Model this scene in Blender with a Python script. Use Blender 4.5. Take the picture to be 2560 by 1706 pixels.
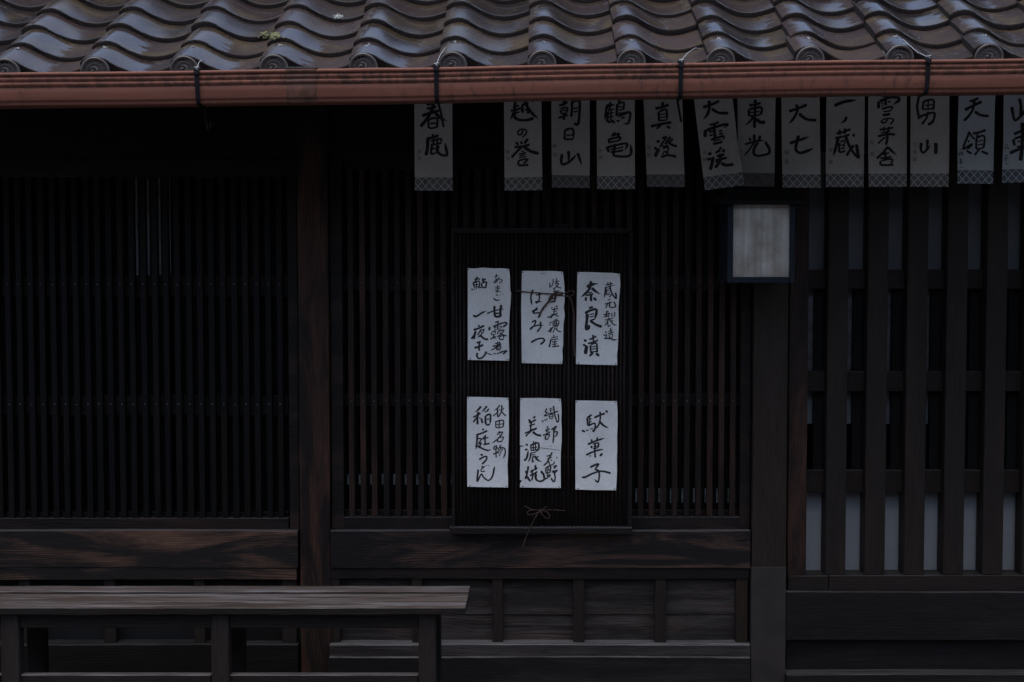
import bpy, bmesh, math, random
from mathutils import Vector
random.seed(7)
R = math.radians
sc = bpy.context.scene
for o in list(bpy.data.objects): bpy.data.objects.remove(o)

# ------------------------------------------------------------------ camera
F, CX, CY, HOR, CZ = 3780.0, 1345.0, 853.0, 648.0, 1.47   # focal length and axis in photo pixels (2560 wide)
TP = (CY - HOR) / F
PITCH = math.atan(TP)
cd = bpy.data.cameras.new('camera'); cam = bpy.data.objects.new('camera', cd)
sc.collection.objects.link(cam)
cam.location = (0, 0, CZ); cam.rotation_euler = (R(90) - PITCH, 0, 0)
cd.sensor_width = 36; cd.lens = F / 2560 * 36
cd.shift_x = -(CX - 1280) / 2560
cd.clip_start = 0.05; cd.clip_end = 500
sc.camera = cam
# ------------------------------------------------------------------ light
SUN_EL, SUN_AZ = 72, 200       # high, thin overcast, behind the viewer
w = bpy.data.worlds.new('World'); sc.world = w; w.use_nodes = True
nt = w.node_tree
sky = nt.nodes.new('ShaderNodeTexSky'); sky.sky_type = 'NISHITA'; sky.sun_disc = False
sky.sun_elevation = R(SUN_EL); sky.sun_rotation = R(SUN_AZ)
sky.air_density = 1.0; sky.dust_density = 3.0; sky.ozone_density = 1.0
bg = nt.nodes['Background']; bg.inputs[1].default_value = 0.12
hs = nt.nodes.new('ShaderNodeHueSaturation'); hs.inputs['Saturation'].default_value = 0.94   # overcast: greyer than clear air
nt.links.new(sky.outputs[0], hs.inputs['Color']); nt.links.new(hs.outputs[0], bg.inputs[0])
sl = bpy.data.lights.new('sun', 'SUN'); so = bpy.data.objects.new('sun', sl); sc.collection.objects.link(so)
sl.energy = 0.5; sl.angle = R(60); sl.color = (1.0, 0.97, 0.93)
# direction towards the sun (x right, y into the house)
az = R(SUN_AZ); el = R(SUN_EL)
d = Vector((math.sin(az) * math.cos(el), math.cos(az) * math.cos(el), math.sin(el)))
so.rotation_euler = d.to_track_quat('Z', 'Y').to_euler(); so.location = (0, 8, 12)
sc.view_settings.view_transform = 'Standard'; sc.view_settings.look = 'None'
sc.view_settings.exposure = 1.0; sc.view_settings.gamma = 1.0
sc.render.resolution_x = 1024; sc.render.resolution_y = 682
sc.render.engine = 'CYCLES'

# ------------------------------------------------------------------ helpers
def W(px, py, Y):
    """point of the plane y = Y that the photograph shows at pixel px, py"""
    u = (px - CX) / F; v = -(py - CY) / F
    cp, sp = math.cos(PITCH), math.sin(PITCH)
    dy = cp + v * sp; dz = -sp + v * cp
    t = Y / dy
    return Vector((t * u, Y, CZ + t * dz))
def ZX(py, Y): return W(CX, py, Y).z
def XX(px, py, Y): return W(px, py, Y).x

class MB:
    def __init__(s): s.v = []; s.f = []; s.sm = False; s.uv = {}
    def add(s, vs, fs):
        b = len(s.v); s.v += [tuple(q) for q in vs]; s.f += [tuple(b + i for i in q) for q in fs]
    def box(s, x0, x1, y0, y1, z0, z1, jit=0.0):
        if x1 < x0: x0, x1 = x1, x0
        if z1 < z0: z0, z1 = z1, z0
        j = lambda: random.uniform(-jit, jit)
        vs = [(x0+j(), y0+j(), z0), (x1+j(), y0+j(), z0), (x1, y1, z0), (x0, y1, z0),
              (x0+j(), y0+j(), z1), (x1+j(), y0+j(), z1), (x1, y1, z1), (x0, y1, z1)]
        s.add(vs, [(0,3,2,1), (4,5,6,7), (0,1,5,4), (1,2,6,5), (2,3,7,6), (3,0,4,7)])
    def pbox(s, px0, py0, px1, py1, Y, dep, ymid=None, jit=0.0):
        ym = (py0 + py1) / 2 if ymid is None else ymid
        s.box(XX(px0, ym, Y), XX(px1, ym, Y), Y, Y + dep, ZX(py1, Y), ZX(py0, Y), jit)
    def lbox(s, px0, py0, px1, py1, Y, dep, amp=.0012):
        # a long hand-planed timber: its arrises wander a little
        ym = (py0 + py1)/2; x0, x1 = XX(px0, ym, Y), XX(px1, ym, Y); z0, z1 = ZX(py1, Y), ZX(py0, Y)
        n = max(4, int((x1 - x0)/.035)); vs = []; ph = random.uniform(0, 9)
        for i in range(n+1):
            x = x0 + (x1-x0)*i/n
            j = lambda: random.uniform(-amp, amp)*.5
            wz = amp*math.sin(x*5.3+ph) + j(); wy = amp*math.sin(x*3.7+ph*2) + j()
            vs += [(x, Y+wy*.6, z0 + amp*.7*math.sin(x*4.1+ph*3) + j()), (x, Y+wy, z1+wz-.002), (x, Y+wy+.002, z1+wz), (x, Y+dep, z1+wz*.2), (x, Y+dep, z0)]
        fs = [tuple(range(5)), tuple(n*5+q for q in range(4, -1, -1))]
        for i in range(n):
            for k in range(5): fs.append((i*5+k, i*5+(k+1) % 5, (i+1)*5+(k+1) % 5, (i+1)*5+k))
        s.add(vs, fs)
    def tube(s, pts, r, n=6, closed=False):
        pts = [Vector(p) for p in pts]; rings = []
        rr = r if isinstance(r, (list, tuple)) else [r] * len(pts)
        for i, p in enumerate(pts):
            a = pts[max(0, i-1)]; b = pts[min(len(pts)-1, i+1)]
            t = (b - a).normalized()
            up = Vector((0, 0, 1)) if abs(t.z) < 0.9 else Vector((1, 0, 0))
            n1 = t.cross(up).normalized(); n2 = t.cross(n1).normalized()
            rings.append([p + (n1 * math.cos(k*2*math.pi/n) + n2 * math.sin(k*2*math.pi/n)) * rr[i] for k in range(n)])
        vs = [q for g in rings for q in g]; fs = []
        for i in range(len(rings) - 1):
            for k in range(n):
                k2 = (k + 1) % n
                fs.append((i*n+k, i*n+k2, (i+1)*n+k2, (i+1)*n+k))
        fs.append(tuple(range(n-1, -1, -1))); fs.append(tuple((len(rings)-1)*n + k for k in range(n)))
        s.add(vs, fs)
    def dome(s, c, r, ax=(0, -1, 0), h=0.5, n=8):
        c = Vector(c); ax = Vector(ax).normalized()
        up = Vector((0, 0, 1)) if abs(ax.z) < 0.9 else Vector((1, 0, 0))
        a = ax.cross(up).normalized(); b = ax.cross(a)
        vs = []
        for rr, hh in ((1, 0), (0.75, 0.66), (0.35, 0.94)):
            for k in range(n):
                q = 2*math.pi*k/n
                vs.append(c + (a*math.cos(q) + b*math.sin(q))*r*rr + ax*r*h*hh)
        vs.append(c + ax*r*h)
        fs = []
        for i in range(2):
            for k in range(n): fs.append((i*n+k, i*n+(k+1) % n, (i+1)*n+(k+1) % n, (i+1)*n+k))
        for k in range(n): fs.append((2*n+k, 2*n+(k+1) % n, 3*n))
        s.add(vs, fs)
    def build(s, name, mat, parent=None, bevel=0.0, smooth=False, label=None):
        me = bpy.data.meshes.new(name); me.from_pydata(s.v, [], s.f)
        bm = bmesh.new(); bm.from_mesh(me); bmesh.ops.recalc_face_normals(bm, faces=bm.faces)
        if bevel: bmesh.ops.bevel(bm, geom=bm.edges[:], offset=bevel, segments=1, affect='EDGES', clamp_overlap=True)
        bm.to_mesh(me); bm.free()
        me.materials.append(mat)
        if smooth:
            for p in me.polygons: p.use_smooth = True
        o = bpy.data.objects.new(name, me); sc.collection.objects.link(o)
        if parent is not None: o.parent = parent
        if label: o['label'] = label
        return o

def tag(o, label=None, cat=None, group=None, kind=None):
    if label: o['label'] = label
    if cat: o['category'] = cat
    if group: o['group'] = group
    if kind: o['kind'] = kind
    return o
def empty(name, loc=(0, 0, 0)):
    # kept at the origin of the street so that its parts share the world's coordinates
    o = bpy.data.objects.new(name, None); sc.collection.objects.link(o); o.empty_display_size = 0.1
    o.location = loc
    return o
def settle(root):
    """move a thing's Empty to the base of its parts without moving the parts"""
    pts = [Vector(v.co) for c in root.children for v in c.data.vertices]
    b = Vector(((min(p.x for p in pts)+max(p.x for p in pts))/2, (min(p.y for p in pts)+max(p.y for p in pts))/2, min(p.z for p in pts)))
    root.location = b
    for c in root.children: c.location = c.location - b
    return root

# ------------------------------------------------------------------ materials
def newmat(name):
    m = bpy.data.materials.new(name); m.use_nodes = True
    nt = m.node_tree; p = nt.nodes['Principled BSDF']
    return m, nt, p
def N(nt, t, **k):
    n = nt.nodes.new(t)
    for a, b in k.items(): setattr(n, a, b)
    return n
def math_(nt, op, a, b=None, c=None):
    n = N(nt, 'ShaderNodeMath', operation=op)
    for i, q in enumerate((a, b, c)):
        if q is None: continue
        if isinstance(q, (int, float)): n.inputs[i].default_value = q
        else: nt.links.new(q, n.inputs[i])
    return n.outputs[0]
def ramp(nt, fac, stops):
    n = N(nt, 'ShaderNodeValToRGB'); e = n.color_ramp.elements
    while len(e) < len(stops): e.new(0.5)
    for q, (p, c) in zip(e, stops):
        q.position = p; q.color = (*c, 1) if len(c) == 3 else c
    nt.links.new(fac, n.inputs[0]); return n.outputs[0]
def mix(nt, fac, a, b, blend='MIX'):
    n = N(nt, 'ShaderNodeMix', data_type='RGBA', blend_type=blend)
    for i, q in ((0, fac), (6, a), (7, b)):
        if isinstance(q, (int, float)): n.inputs[i].default_value = q
        elif isinstance(q, tuple): n.inputs[i].default_value = (*q, 1)
        else: nt.links.new(q, n.inputs[i])
    return n.outputs[2]
def coords(nt, scale, island=True):
    tc = N(nt, 'ShaderNodeTexCoord'); v = tc.outputs['Object']
    if island:
        g = N(nt, 'ShaderNodeNewGeometry')
        r = math_(nt, 'MULTIPLY', g.outputs['Random Per Island'], 37.0)
        a = N(nt, 'ShaderNodeVectorMath', operation='ADD'); nt.links.new(v, a.inputs[0]); nt.links.new(r, a.inputs[1]); v = a.outputs[0]
    m = N(nt, 'ShaderNodeMapping'); m.inputs['Scale'].default_value = scale
    nt.links.new(v, m.inputs[0]); return m.outputs[0]
def noise(nt, vec, scale, detail=5, rough=0.6, dist=0.0):
    n = N(nt, 'ShaderNodeTexNoise'); n.inputs['Scale'].default_value = scale
    n.inputs['Detail'].default_value = detail; n.inputs['Roughness'].default_value = rough; n.inputs['Distortion'].default_value = dist
    nt.links.new(vec, n.inputs['Vector']); return n.outputs[0]
def bump(nt, h, p, strength=0.4, dist=0.002):
    b = N(nt, 'ShaderNodeBump'); b.inputs['Strength'].default_value = strength; b.inputs['Distance'].default_value = dist
    nt.links.new(h, b.inputs['Height']); nt.links.new(b.outputs[0], p.inputs['Normal'])

def wood(name, axis, dark, brown, wear=0.5, rough=0.55, grain=1.0, patch=2.2, pale=None, pale_amt=0.0, k_=0.45, dust_glint=0.5, lines=120.0):
    """old stained timber: black stain worn back to brown in streaks along the grain, dust on its upper faces"""
    dark = tuple(q*k_*t for q, t in zip(dark, (1.12, 1.0, .88))); brown = tuple(q*k_ for q in brown); pale = tuple(q*k_ for q in pale) if pale else None
    m, nt, p = newmat(name)
    s = {'x': (0.35, 6, 6), 'y': (6, 0.35, 6), 'z': (6, 6, 0.35)}[axis]
    s2 = {'x': (0.6, 3.4, 3.4), 'y': (3.4, 0.6, 3.4), 'z': (3.4, 3.4, 0.6)}[axis]
    v = coords(nt, s); v1 = coords(nt, (1, 1, 1)); v2 = coords(nt, s2)
    # growth rings: planes across the grain, bent by slow noise
    sx = N(nt, 'ShaderNodeSeparateXYZ'); nt.links.new(v1, sx.inputs[0])
    o3 = {'x': (2, 1), 'y': (2, 0), 'z': (0, 1)}[axis]
    cross = math_(nt, 'MULTIPLY_ADD', sx.outputs[o3[1]], 0.35, sx.outputs[o3[0]])
    s3 = {'x': (0.7, 2.5, 2.5), 'y': (2.5, 0.7, 2.5), 'z': (2.5, 2.5, 0.7)}[axis]
    slow = noise(nt, coords(nt, s3), 1.6, 2, 0.5, 0.3); mid = noise(nt, v, 4, 3, 0.6)
    ph = math_(nt, 'MULTIPLY_ADD', cross, lines * 6.283, math_(nt, 'MULTIPLY_ADD', slow, 90.0, math_(nt, 'MULTIPLY', mid, 9.0)))
    wv = math_(nt, 'MULTIPLY_ADD', math_(nt, 'SINE', ph), 0.5, 0.5)
    wv = math_(nt, 'POWER', wv, 1.7)
    fine = noise(nt, v, 45, 4, 0.7)
    pt = noise(nt, v2, patch, 7, 0.66, 0.7)
    edge = ramp(nt, pt, [(max(0, 0.58 - 0.26*wear), (0, 0, 0)), (min(1, 0.74 - 0.18*wear), (1, 1, 1))])
    rv = ramp(nt, noise(nt, v2, 1.3, 3, .5), [(.35, (.25,)*3), (.65, (1, 1, 1))])      # the grain shows in some places only
    wv = math_(nt, 'MULTIPLY', wv, rv)
    g = math_(nt, 'MULTIPLY', wv, 0.6 * grain)
    k = math_(nt, 'MULTIPLY', edge, math_(nt, 'SUBTRACT', 1.0, math_(nt, 'MULTIPLY', math_(nt, 'ADD', g, math_(nt, 'MULTIPLY', fine, 0.5)), 0.85)))
    col = mix(nt, k, dark, brown)
    gi = N(nt, 'ShaderNodeNewGeometry')
    tint = ramp(nt, gi.outputs['Random Per Island'], [(0, (0.72, 0.72, 0.74)), (0.5, (1, 1, 1)), (1, (1.3, 1.24, 1.2))])
    col = mix(nt, 1.0, col, tint, 'MULTIPLY')
    col = mix(nt, 1.0, col, ramp(nt, fine, [(0.3, (0.65,)*3), (0.7, (1.3,)*3)]), 'MULTIPLY')
    col = mix(nt, 0.6, col, ramp(nt, wv, [(0, (1.15,)*3), (1, (0.6,)*3)]), 'MULTIPLY')
    if pale:
        pn = noise(nt, coords(nt, s), 6, 5, 0.75, 0.4)
        col = mix(nt, math_(nt, 'MULTIPLY', ramp(nt, pn, [(0.48, (0, 0, 0)), (0.66, (1, 1, 1))]), pale_amt), col, pale)
    if dust_glint:
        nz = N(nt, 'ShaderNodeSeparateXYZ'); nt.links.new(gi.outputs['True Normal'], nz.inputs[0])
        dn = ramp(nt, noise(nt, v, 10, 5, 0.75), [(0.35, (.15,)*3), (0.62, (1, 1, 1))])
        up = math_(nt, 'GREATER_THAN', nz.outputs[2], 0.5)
        col = mix(nt, math_(nt, 'MULTIPLY', math_(nt, 'MULTIPLY', up, dn), dust_glint), col, (0.26, 0.25, 0.245))  # dusty tone and caught light on upper faces, both put into the colour
    nt.links.new(col, p.inputs['Base Color'])
    nt.links.new(ramp(nt, fine, [(0.25, (rough-.12,)*3), (0.75, (rough+.18,)*3)]), p.inputs['Roughness'])
    p.inputs['Specular IOR Level'].default_value = 0.16
    bump(nt, math_(nt, 'ADD', math_(nt, 'MULTIPLY', wv, 0.6), fine), p, 0.45, 0.0015)
    return m

M = {}
BLK = (0.020, 0.019, 0.021); BRN = (0.16, 0.075, 0.05)
M['slat'] = wood('black_stained_slats', 'z', (0.016, 0.016, 0.018), (0.05, 0.036, 0.032), 0.3, 0.5, k_=.2)
M['slat_brown'] = wood('worn_brown_slats', 'z', (0.022, 0.018, 0.018), (0.13, 0.062, 0.043), 0.6, 0.5, k_=.42)
M['rail'] = wood('stained_rail', 'x', BLK, (0.10, 0.055, 0.042), 0.3, k_=.36, dust_glint=.25)
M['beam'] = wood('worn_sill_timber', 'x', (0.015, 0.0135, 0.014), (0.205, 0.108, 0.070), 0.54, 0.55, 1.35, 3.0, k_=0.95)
M['beam_dark'] = wood('dark_sill_timber', 'x', (0.021, 0.020, 0.023), (0.24, 0.13, 0.092), 0.42, 0.5, 1.3, 3.0, k_=.52)
M['post'] = wood('worn_pillar_timber', 'z', (0.020, 0.016, 0.016), (0.18, 0.082, 0.052), 0.40, k_=.5)
M['post_grey'] = wood('grey_brown_pillar_timber', 'z', (0.05, 0.041, 0.037), (0.075, 0.055, 0.045), 0.4, k_=.36)
M['bar'] = wood('coarse_lattice_timber', 'z', (0.036, 0.031, 0.03), (0.075, 0.048, 0.036), 0.4, k_=.36)
M['bar_x'] = wood('coarse_lattice_rail', 'x', (0.036, 0.031, 0.03), (0.06, 0.042, 0.034), 0.3, dust_glint=.2, k_=.33)
M['panel'] = wood('wainscot_board', 'x', (0.034, 0.031, 0.033), (0.19, 0.13, 0.105), 0.42, 0.5, 1.3, 3.0, (0.18, 0.165, 0.16), 0.45, k_=.5)
M['ledge'] = wood('weathered_ledge', 'x', (0.045, 0.042, 0.044), (0.12, 0.10, 0.095), 0.6, 0.5, 1, 3, (0.2, 0.195, 0.2), 0.3, k_=.5, dust_glint=.8)
M['bench'] = wood('weathered_bench_plank', 'x', (0.066, 0.058, 0.057), (0.15, 0.124, 0.115), 0.6, 0.5, 0.8, 2.4, (0.35, 0.35, 0.37), 0.7, k_=.70, dust_glint=0)
M['bench_leg'] = wood('dark_bench_timber', 'z', (0.05, 0.045, 0.046), (0.08, 0.068, 0.066), 0.5, k_=.26)
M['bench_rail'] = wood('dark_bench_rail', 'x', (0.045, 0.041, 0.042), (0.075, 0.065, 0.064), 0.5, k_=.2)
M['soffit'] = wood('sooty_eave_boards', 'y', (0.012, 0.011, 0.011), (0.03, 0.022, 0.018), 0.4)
M['foot'] = wood('dark_foot_beam', 'x', (0.02, 0.0205, 0.023), (0.06, 0.052, 0.05), 0.3, dust_glint=.7)
M['soffit_x'] = wood('sooty_beam', 'x', (0.012, 0.0115, 0.012), (0.03, 0.022, 0.02), 0.3, dust_glint=.2)
M['soffit_z'] = wood('sooty_post', 'z', (0.012, 0.0115, 0.012), (0.03, 0.022, 0.02), 0.3, dust_glint=.2)
M['bamboo'] = wood('dark_reed', 'z', (0.028, 0.022, 0.023), (0.07, 0.042, 0.036), 0.5, 0.45, k_=.62)
M['board_frame'] = wood('dark_board_frame', 'x', (0.025, 0.022, 0.024), (0.06, 0.04, 0.034), 0.4, k_=.3, dust_glint=.4)

def plain(name, col, rough=0.5, metal=0.0, var=0.25, scale=8, bmp=0.0):
    m, nt, p = newmat(name)
    v = coords(nt, (1, 1, 1), False); n = noise(nt, v, scale, 6, 0.65)
    c2 = tuple(q * (1 - var) for q in col); c3 = tuple(min(1, q * (1 + var)) for q in col)
    nt.links.new(ramp(nt, n, [(0.3, c2), (0.7, c3)]), p.inputs['Base Color'])
    nt.links.new(ramp(nt, n, [(0.3, (rough-.08,)*3), (0.7, (rough+.1,)*3)]), p.inputs['Roughness'])
    p.inputs['Metallic'].default_value = metal
    if bmp: bump(nt, n, p, bmp, 0.002)
    return m
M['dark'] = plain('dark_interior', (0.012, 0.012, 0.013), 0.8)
M['ink'] = plain('brush_ink', (0.010, 0.007, 0.011), 0.55, 0, 0.3, 60)
M['iron'] = plain('blackened_iron', (0.009, 0.0095, 0.012), 0.6, 0.0, 0.35, 60)
M['nail'] = plain('nail_head', (0.10, 0.10, 0.105), 0.4, 0.5)
M['wire'] = plain('galvanised_wire', (0.40, 0.42, 0.44), 0.4, 0.2, 0.2, 80)
M['twine'] = plain('brown_twine', (0.085, 0.05, 0.038), 0.8, 0, 0.45, 300, 0.6)
M['sleeve'] = plain('brown_sleeve', (0.0205, 0.0148, 0.0130), 0.6, 0, 0.35, 9, .15)
M['base_board'] = wood('dark_base_board', 'x', (0.022, 0.0205, 0.024), (0.05, 0.042, 0.042), 0.25, 0.5, .6, 2.5, (0.10, 0.10, 0.105), .12, k_=.42, dust_glint=.3)
M['lamp'] = plain('navy_lamp_metal', (0.011, 0.0152, 0.022), 0.5, 0, 0.2, 12)
M['lamp_roof'] = plain('black_lamp_roof', (0.005, 0.005, 0.0053), 0.8, 0, 0.2, 12)
for q in ('lamp_roof', 'dark', 'iron', 'lamp'): M[q].node_tree.nodes['Principled BSDF'].inputs['Specular IOR Level'].default_value = .15
M['stone'] = plain('foundation_stone', (0.12, 0.115, 0.11), 0.8, 0, 0.35, 14, 0.5)
M['asphalt'] = plain('wet_asphalt', (0.05, 0.05, 0.052), 0.55, 0, 0.3, 30, 0.5)
M['moss'] = plain('lichen', (0.17, 0.175, 0.085), 0.9, 0, 0.6, 90, 0.6)
M['goods2'] = plain('pale_blue_paper', (0.36, 0.43, 0.46), 0.6, 0, 0.7, 45)
M['crust'] = plain('pale_lichen', (0.34, 0.36, 0.34), 0.9, 0, 0.4, 90)
M['tape'] = plain('grey_tape', (0.07, 0.07, 0.075), 0.5, 0, 0.3, 40)
M['goods'] = plain('pale_paper_wrap', (0.78, 0.86, 0.86), 0.6, 0, 0.3, 25)

# roof tile: brown glaze, dry matt dirt in the hollows, per-tile tint
def tile_mat():
    m, nt, p = newmat('brown_glazed_roof_tile')
    v = coords(nt, (1, 1, 1), True)
    st = coords(nt, (1.3, 7.0, 7.0), True)
    n1 = noise(nt, v, 6, 6, 0.6, 0.5); n2 = noise(nt, v, 60, 5, 0.7); streak = noise(nt, st, 5, 6, 0.72, 0.3)
    fine = noise(nt, coords(nt, (3, 14, 14), True), 9, 5, 0.7)
    gi = N(nt, 'ShaderNodeNewGeometry'); rnd = gi.outputs['Random Per Island']
    base = ramp(nt, rnd, [(0, (0.020, 0.0165, 0.0175)), (0.35, (0.034, 0.0225, 0.0220)), (0.7, (0.025, 0.020, 0.0205)), (1, (0.040, 0.027, 0.0245))])
    col = mix(nt, ramp(nt, n1, [(0.46, (0, 0, 0)), (0.66, (.9, .9, .9))]), base, (0.060, 0.043, 0.022))
    col = mix(nt, ramp(nt, n2, [(0.56, (0, 0, 0)), (0.74, (.6, .6, .6))]), col, (0.10, 0.09, 0.078))
    nt.links.new(col, p.inputs['Base Color'])
    # sound glaze survives on the roll and its right flank and is worn dull in the hollow, with a ragged edge
    au = N(nt, 'ShaderNodeAttribute', attribute_name='tile_u').outputs['Fac']
    ae = N(nt, 'ShaderNodeAttribute', attribute_name='glaze_edge').outputs['Fac']
    jag = math_(nt, 'MULTIPLY_ADD', streak, 0.62, -0.31)
    hi = math_(nt, 'ADD', ae, jag)
    g1 = math_(nt, 'MULTIPLY', math_(nt, 'SUBTRACT', hi, au), 22.0)
    lo = math_(nt, 'MULTIPLY_ADD', jag, -0.5, 0.06)
    g2 = math_(nt, 'MULTIPLY', math_(nt, 'SUBTRACT', au, lo), 16.0)
    gm = N(nt, 'ShaderNodeClamp'); nt.links.new(math_(nt, 'MINIMUM', g1, g2), gm.inputs[0])
    extra = ramp(nt, streak, [(0.63, (0, 0, 0)), (0.68, (.8, .8, .8))])
    mask = math_(nt, 'MAXIMUM', gm.outputs[0], extra)
    mask = math_(nt, 'MULTIPLY', mask, ramp(nt, fine, [(0.22, (.6, .6, .6)), (0.42, (1, 1, 1))]))
    rg = math_(nt, 'MULTIPLY_ADD', mask, math_(nt, 'MULTIPLY_ADD', rnd, .12, -.50), 0.62)
    nt.links.new(rg, p.inputs['Roughness'])
    sp = math_(nt, 'MULTIPLY_ADD', mask, 0.88, 0.10)
    nt.links.new(sp, p.inputs['Specular IOR Level'])
    p.inputs['IOR'].default_value = 1.5
    math_(nt, 'MULTIPLY', mask, ramp(nt, rnd, [(0, (.8,)*3), (1, (1,)*3)])), p.inputs['Coat Weight']; p.inputs['Coat Roughness'].default_value = 0.12
    bump(nt, math_(nt, 'ADD', math_(nt, 'MULTIPLY', n1, 0.8), math_(nt, 'MULTIPLY', n2, 0.15)), p, 0.12, 0.002)
    return m
M['tile'] = tile_mat()
M['butt'] = plain('dull_tile_edge', (0.017, 0.0125, 0.0115), 0.75, 0, 0.45, 45, 0.2)
M['butt'].node_tree.nodes['Principled BSDF'].inputs['Specular IOR Level'].default_value = .2
M['disc'] = plain('grey_brown_end_tile', (0.085, 0.078, 0.074), 0.5, 0, 0.35, 40, 0.3)
def gutter_mat():
    m, nt, p = newmat('terracotta_painted_gutter')
    v = coords(nt, (1, 1, 1), False); vx = coords(nt, (0.5, 6, 6), False); vz = coords(nt, (5, 1, 2.2), False)
    n1 = noise(nt, vx, 5, 5, 0.6); drip = noise(nt, vz, 9, 5, 0.7); sp = noise(nt, v, 30, 6, 0.7)
    col = ramp(nt, n1, [(0.3, (0.14, 0.050, 0.032)), (0.7, (0.205, 0.077, 0.050))])
    col = mix(nt, math_(nt, 'MULTIPLY', math_(nt, 'MULTIPLY', ramp(nt, drip, [(0.52, (0, 0, 0)), (0.62, (1, 1, 1))]), ramp(nt, noise(nt, v, 3, 3, .5), [(.4, (0, 0, 0)), (.65, (1, 1, 1))])), 0.7), col, (0.055, 0.028, 0.022))
    col = mix(nt, math_(nt, 'MULTIPLY', ramp(nt, sp, [(0.6, (0, 0, 0)), (0.75, (1, 1, 1))]), 0.4), col, (0.20, 0.13, 0.10))
    tc = N(nt, 'ShaderNodeTexCoord'); sx = N(nt, 'ShaderNodeSeparateXYZ'); nt.links.new(tc.outputs['Object'], sx.inputs[0])
    zz = math_(nt, 'SUBTRACT', math_(nt, 'MULTIPLY_ADD', sx.outputs[0], -0.015, sx.outputs[2]), W(1345, 163, 4.43).z)
    band = math_(nt, 'MULTIPLY', math_(nt, 'LESS_THAN', zz, -.012), math_(nt, 'GREATER_THAN', zz, -.047))
    mo = noise(nt, coords(nt, (1, 1, .6), False), 42, 5, .7); big = noise(nt, v, 2.2, 3, .5)
    st_ = math_(nt, 'MULTIPLY', ramp(nt, mo, [(.44, (0, 0, 0)), (.56, (1, 1, 1))]), ramp(nt, big, [(.35, (.15,)*3), (.6, (1, 1, 1))]))
    col = mix(nt, math_(nt, 'MULTIPLY', math_(nt, 'MULTIPLY', band, st_), .75), col, (.035, .022, .016))
    nt.links.new(col, p.inputs['Base Color'])
    nt.links.new(ramp(nt, n1, [(0.3, (0.55,)*3), (0.7, (0.7,)*3)]), p.inputs['Roughness']); p.inputs['Specular IOR Level'].default_value = .3
    bump(nt, sp, p, 0.12, 0.002)
    return m
M['gutter'] = gutter_mat()
M['rust'] = plain('rusty_sleeve', (0.085, 0.033, 0.019), 0.6, 0, 0.7, 24, 0.2)

def paper(name, col, stain=0.25, band=None):
    """thin handmade paper; UV in metres (u across from the left edge, v up from the foot)"""
    m, nt, p = newmat(name)
    v = coords(nt, (1, 1, 1), False)
    n1 = noise(nt, v, 7, 6, 0.6); n2 = noise(nt, v, 120, 4, 0.7); n3 = noise(nt, v, 26, 5, 0.65)
    c = mix(nt, math_(nt, 'MULTIPLY', ramp(nt, n1, [(0.45, (0, 0, 0)), (0.75, (1, 1, 1))]), stain), col, tuple(q*0.72 for q in col))
    c = mix(nt, 1.0, c, ramp(nt, n2, [(0.3, (0.9,)*3), (0.7, (1.06,)*3)]), 'MULTIPLY')
    c = mix(nt, math_(nt, 'MULTIPLY', ramp(nt, n3, [(0.66, (0, 0, 0)), (0.74, (1, 1, 1))]), stain*1.2), c, (0.30, 0.27, 0.24))
    if band:
        bh, lines, bcol = band
        uvn = N(nt, 'ShaderNodeUVMap'); sx = N(nt, 'ShaderNodeSeparateXYZ'); nt.links.new(uvn.outputs[0], sx.inputs[0])
        u, vv = sx.outputs[0], sx.outputs[1]
        per = 0.0265
        a = math_(nt, 'PINGPONG', math_(nt, 'ADD', u, math_(nt, 'MULTIPLY', vv, 0.88)), per/2)
        b = math_(nt, 'PINGPONG', math_(nt, 'SUBTRACT', u, math_(nt, 'MULTIPLY', vv, 0.88)), per/2)
        la = math_(nt, 'LESS_THAN', a, 0.0014); lb = math_(nt, 'LESS_THAN', b, 0.0014)
        ln = math_(nt, 'MULTIPLY', math_(nt, 'MAXIMUM', la, lb), lines)
        n4 = noise(nt, v, 45, 5, 0.7)
        bc = mix(nt, ramp(nt, n4, [(0.35, (0, 0, 0)), (0.7, (1, 1, 1))]), tuple(q*0.75 for q in bcol), tuple(q*1.35 for q in bcol))
        bc = mix(nt, ln, bc, c)
        c = mix(nt, math_(nt, 'LESS_THAN', vv, bh), c, bc)
    nt.links.new(c, p.inputs['Base Color']); p.inputs['Roughness'].default_value = 0.75
    p.inputs['Specular IOR Level'].default_value = 0.25
    bump(nt, math_(nt, 'ADD', n1, math_(nt, 'MULTIPLY', n2, 0.15)), p, 0.25, 0.004)
    return m

# ------------------------------------------------------------------ ground
g = MB(); GZ = -0.14
g.add([(-60, -60, GZ), (60, -60, GZ), (60, 60, GZ), (-60, 60, GZ)], [(0, 1, 2, 3)])
tag(g.build('street', M['asphalt']), kind='structure')

# unseen building added across the street, behind the viewer: it keeps the low sky off the front
opp = MB(); opp.box(-14, 14, -9, -3.2, GZ, 3.2)
opp.add([(-14.4, -9.3, 3.2), (14.4, -9.3, 3.2), (14.4, -2.8, 3.2), (-14.4, -2.8, 3.2), (-14.4, -6, 4.4), (14.4, -6, 4.4)], [(0,1,2,3), (0,4,5,1), (3,2,5,4), (0,3,4), (1,5,2)])
opp.build('far_side_of_street', plain('plastered_far_side', (.10, .095, .09), .8), None)['kind'] = 'structure'
# ------------------------------------------------------------------ the house
house = empty('wooden_townhouse')
tag(house, 'old dark timber townhouse with brown tiled eave and lattice windows', 'house')
YW = 5.40          # face of the lattices
TILT = 0.0150      # the eave line climbs a little to the right
XL, XR = -2.9, 2.9

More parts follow.
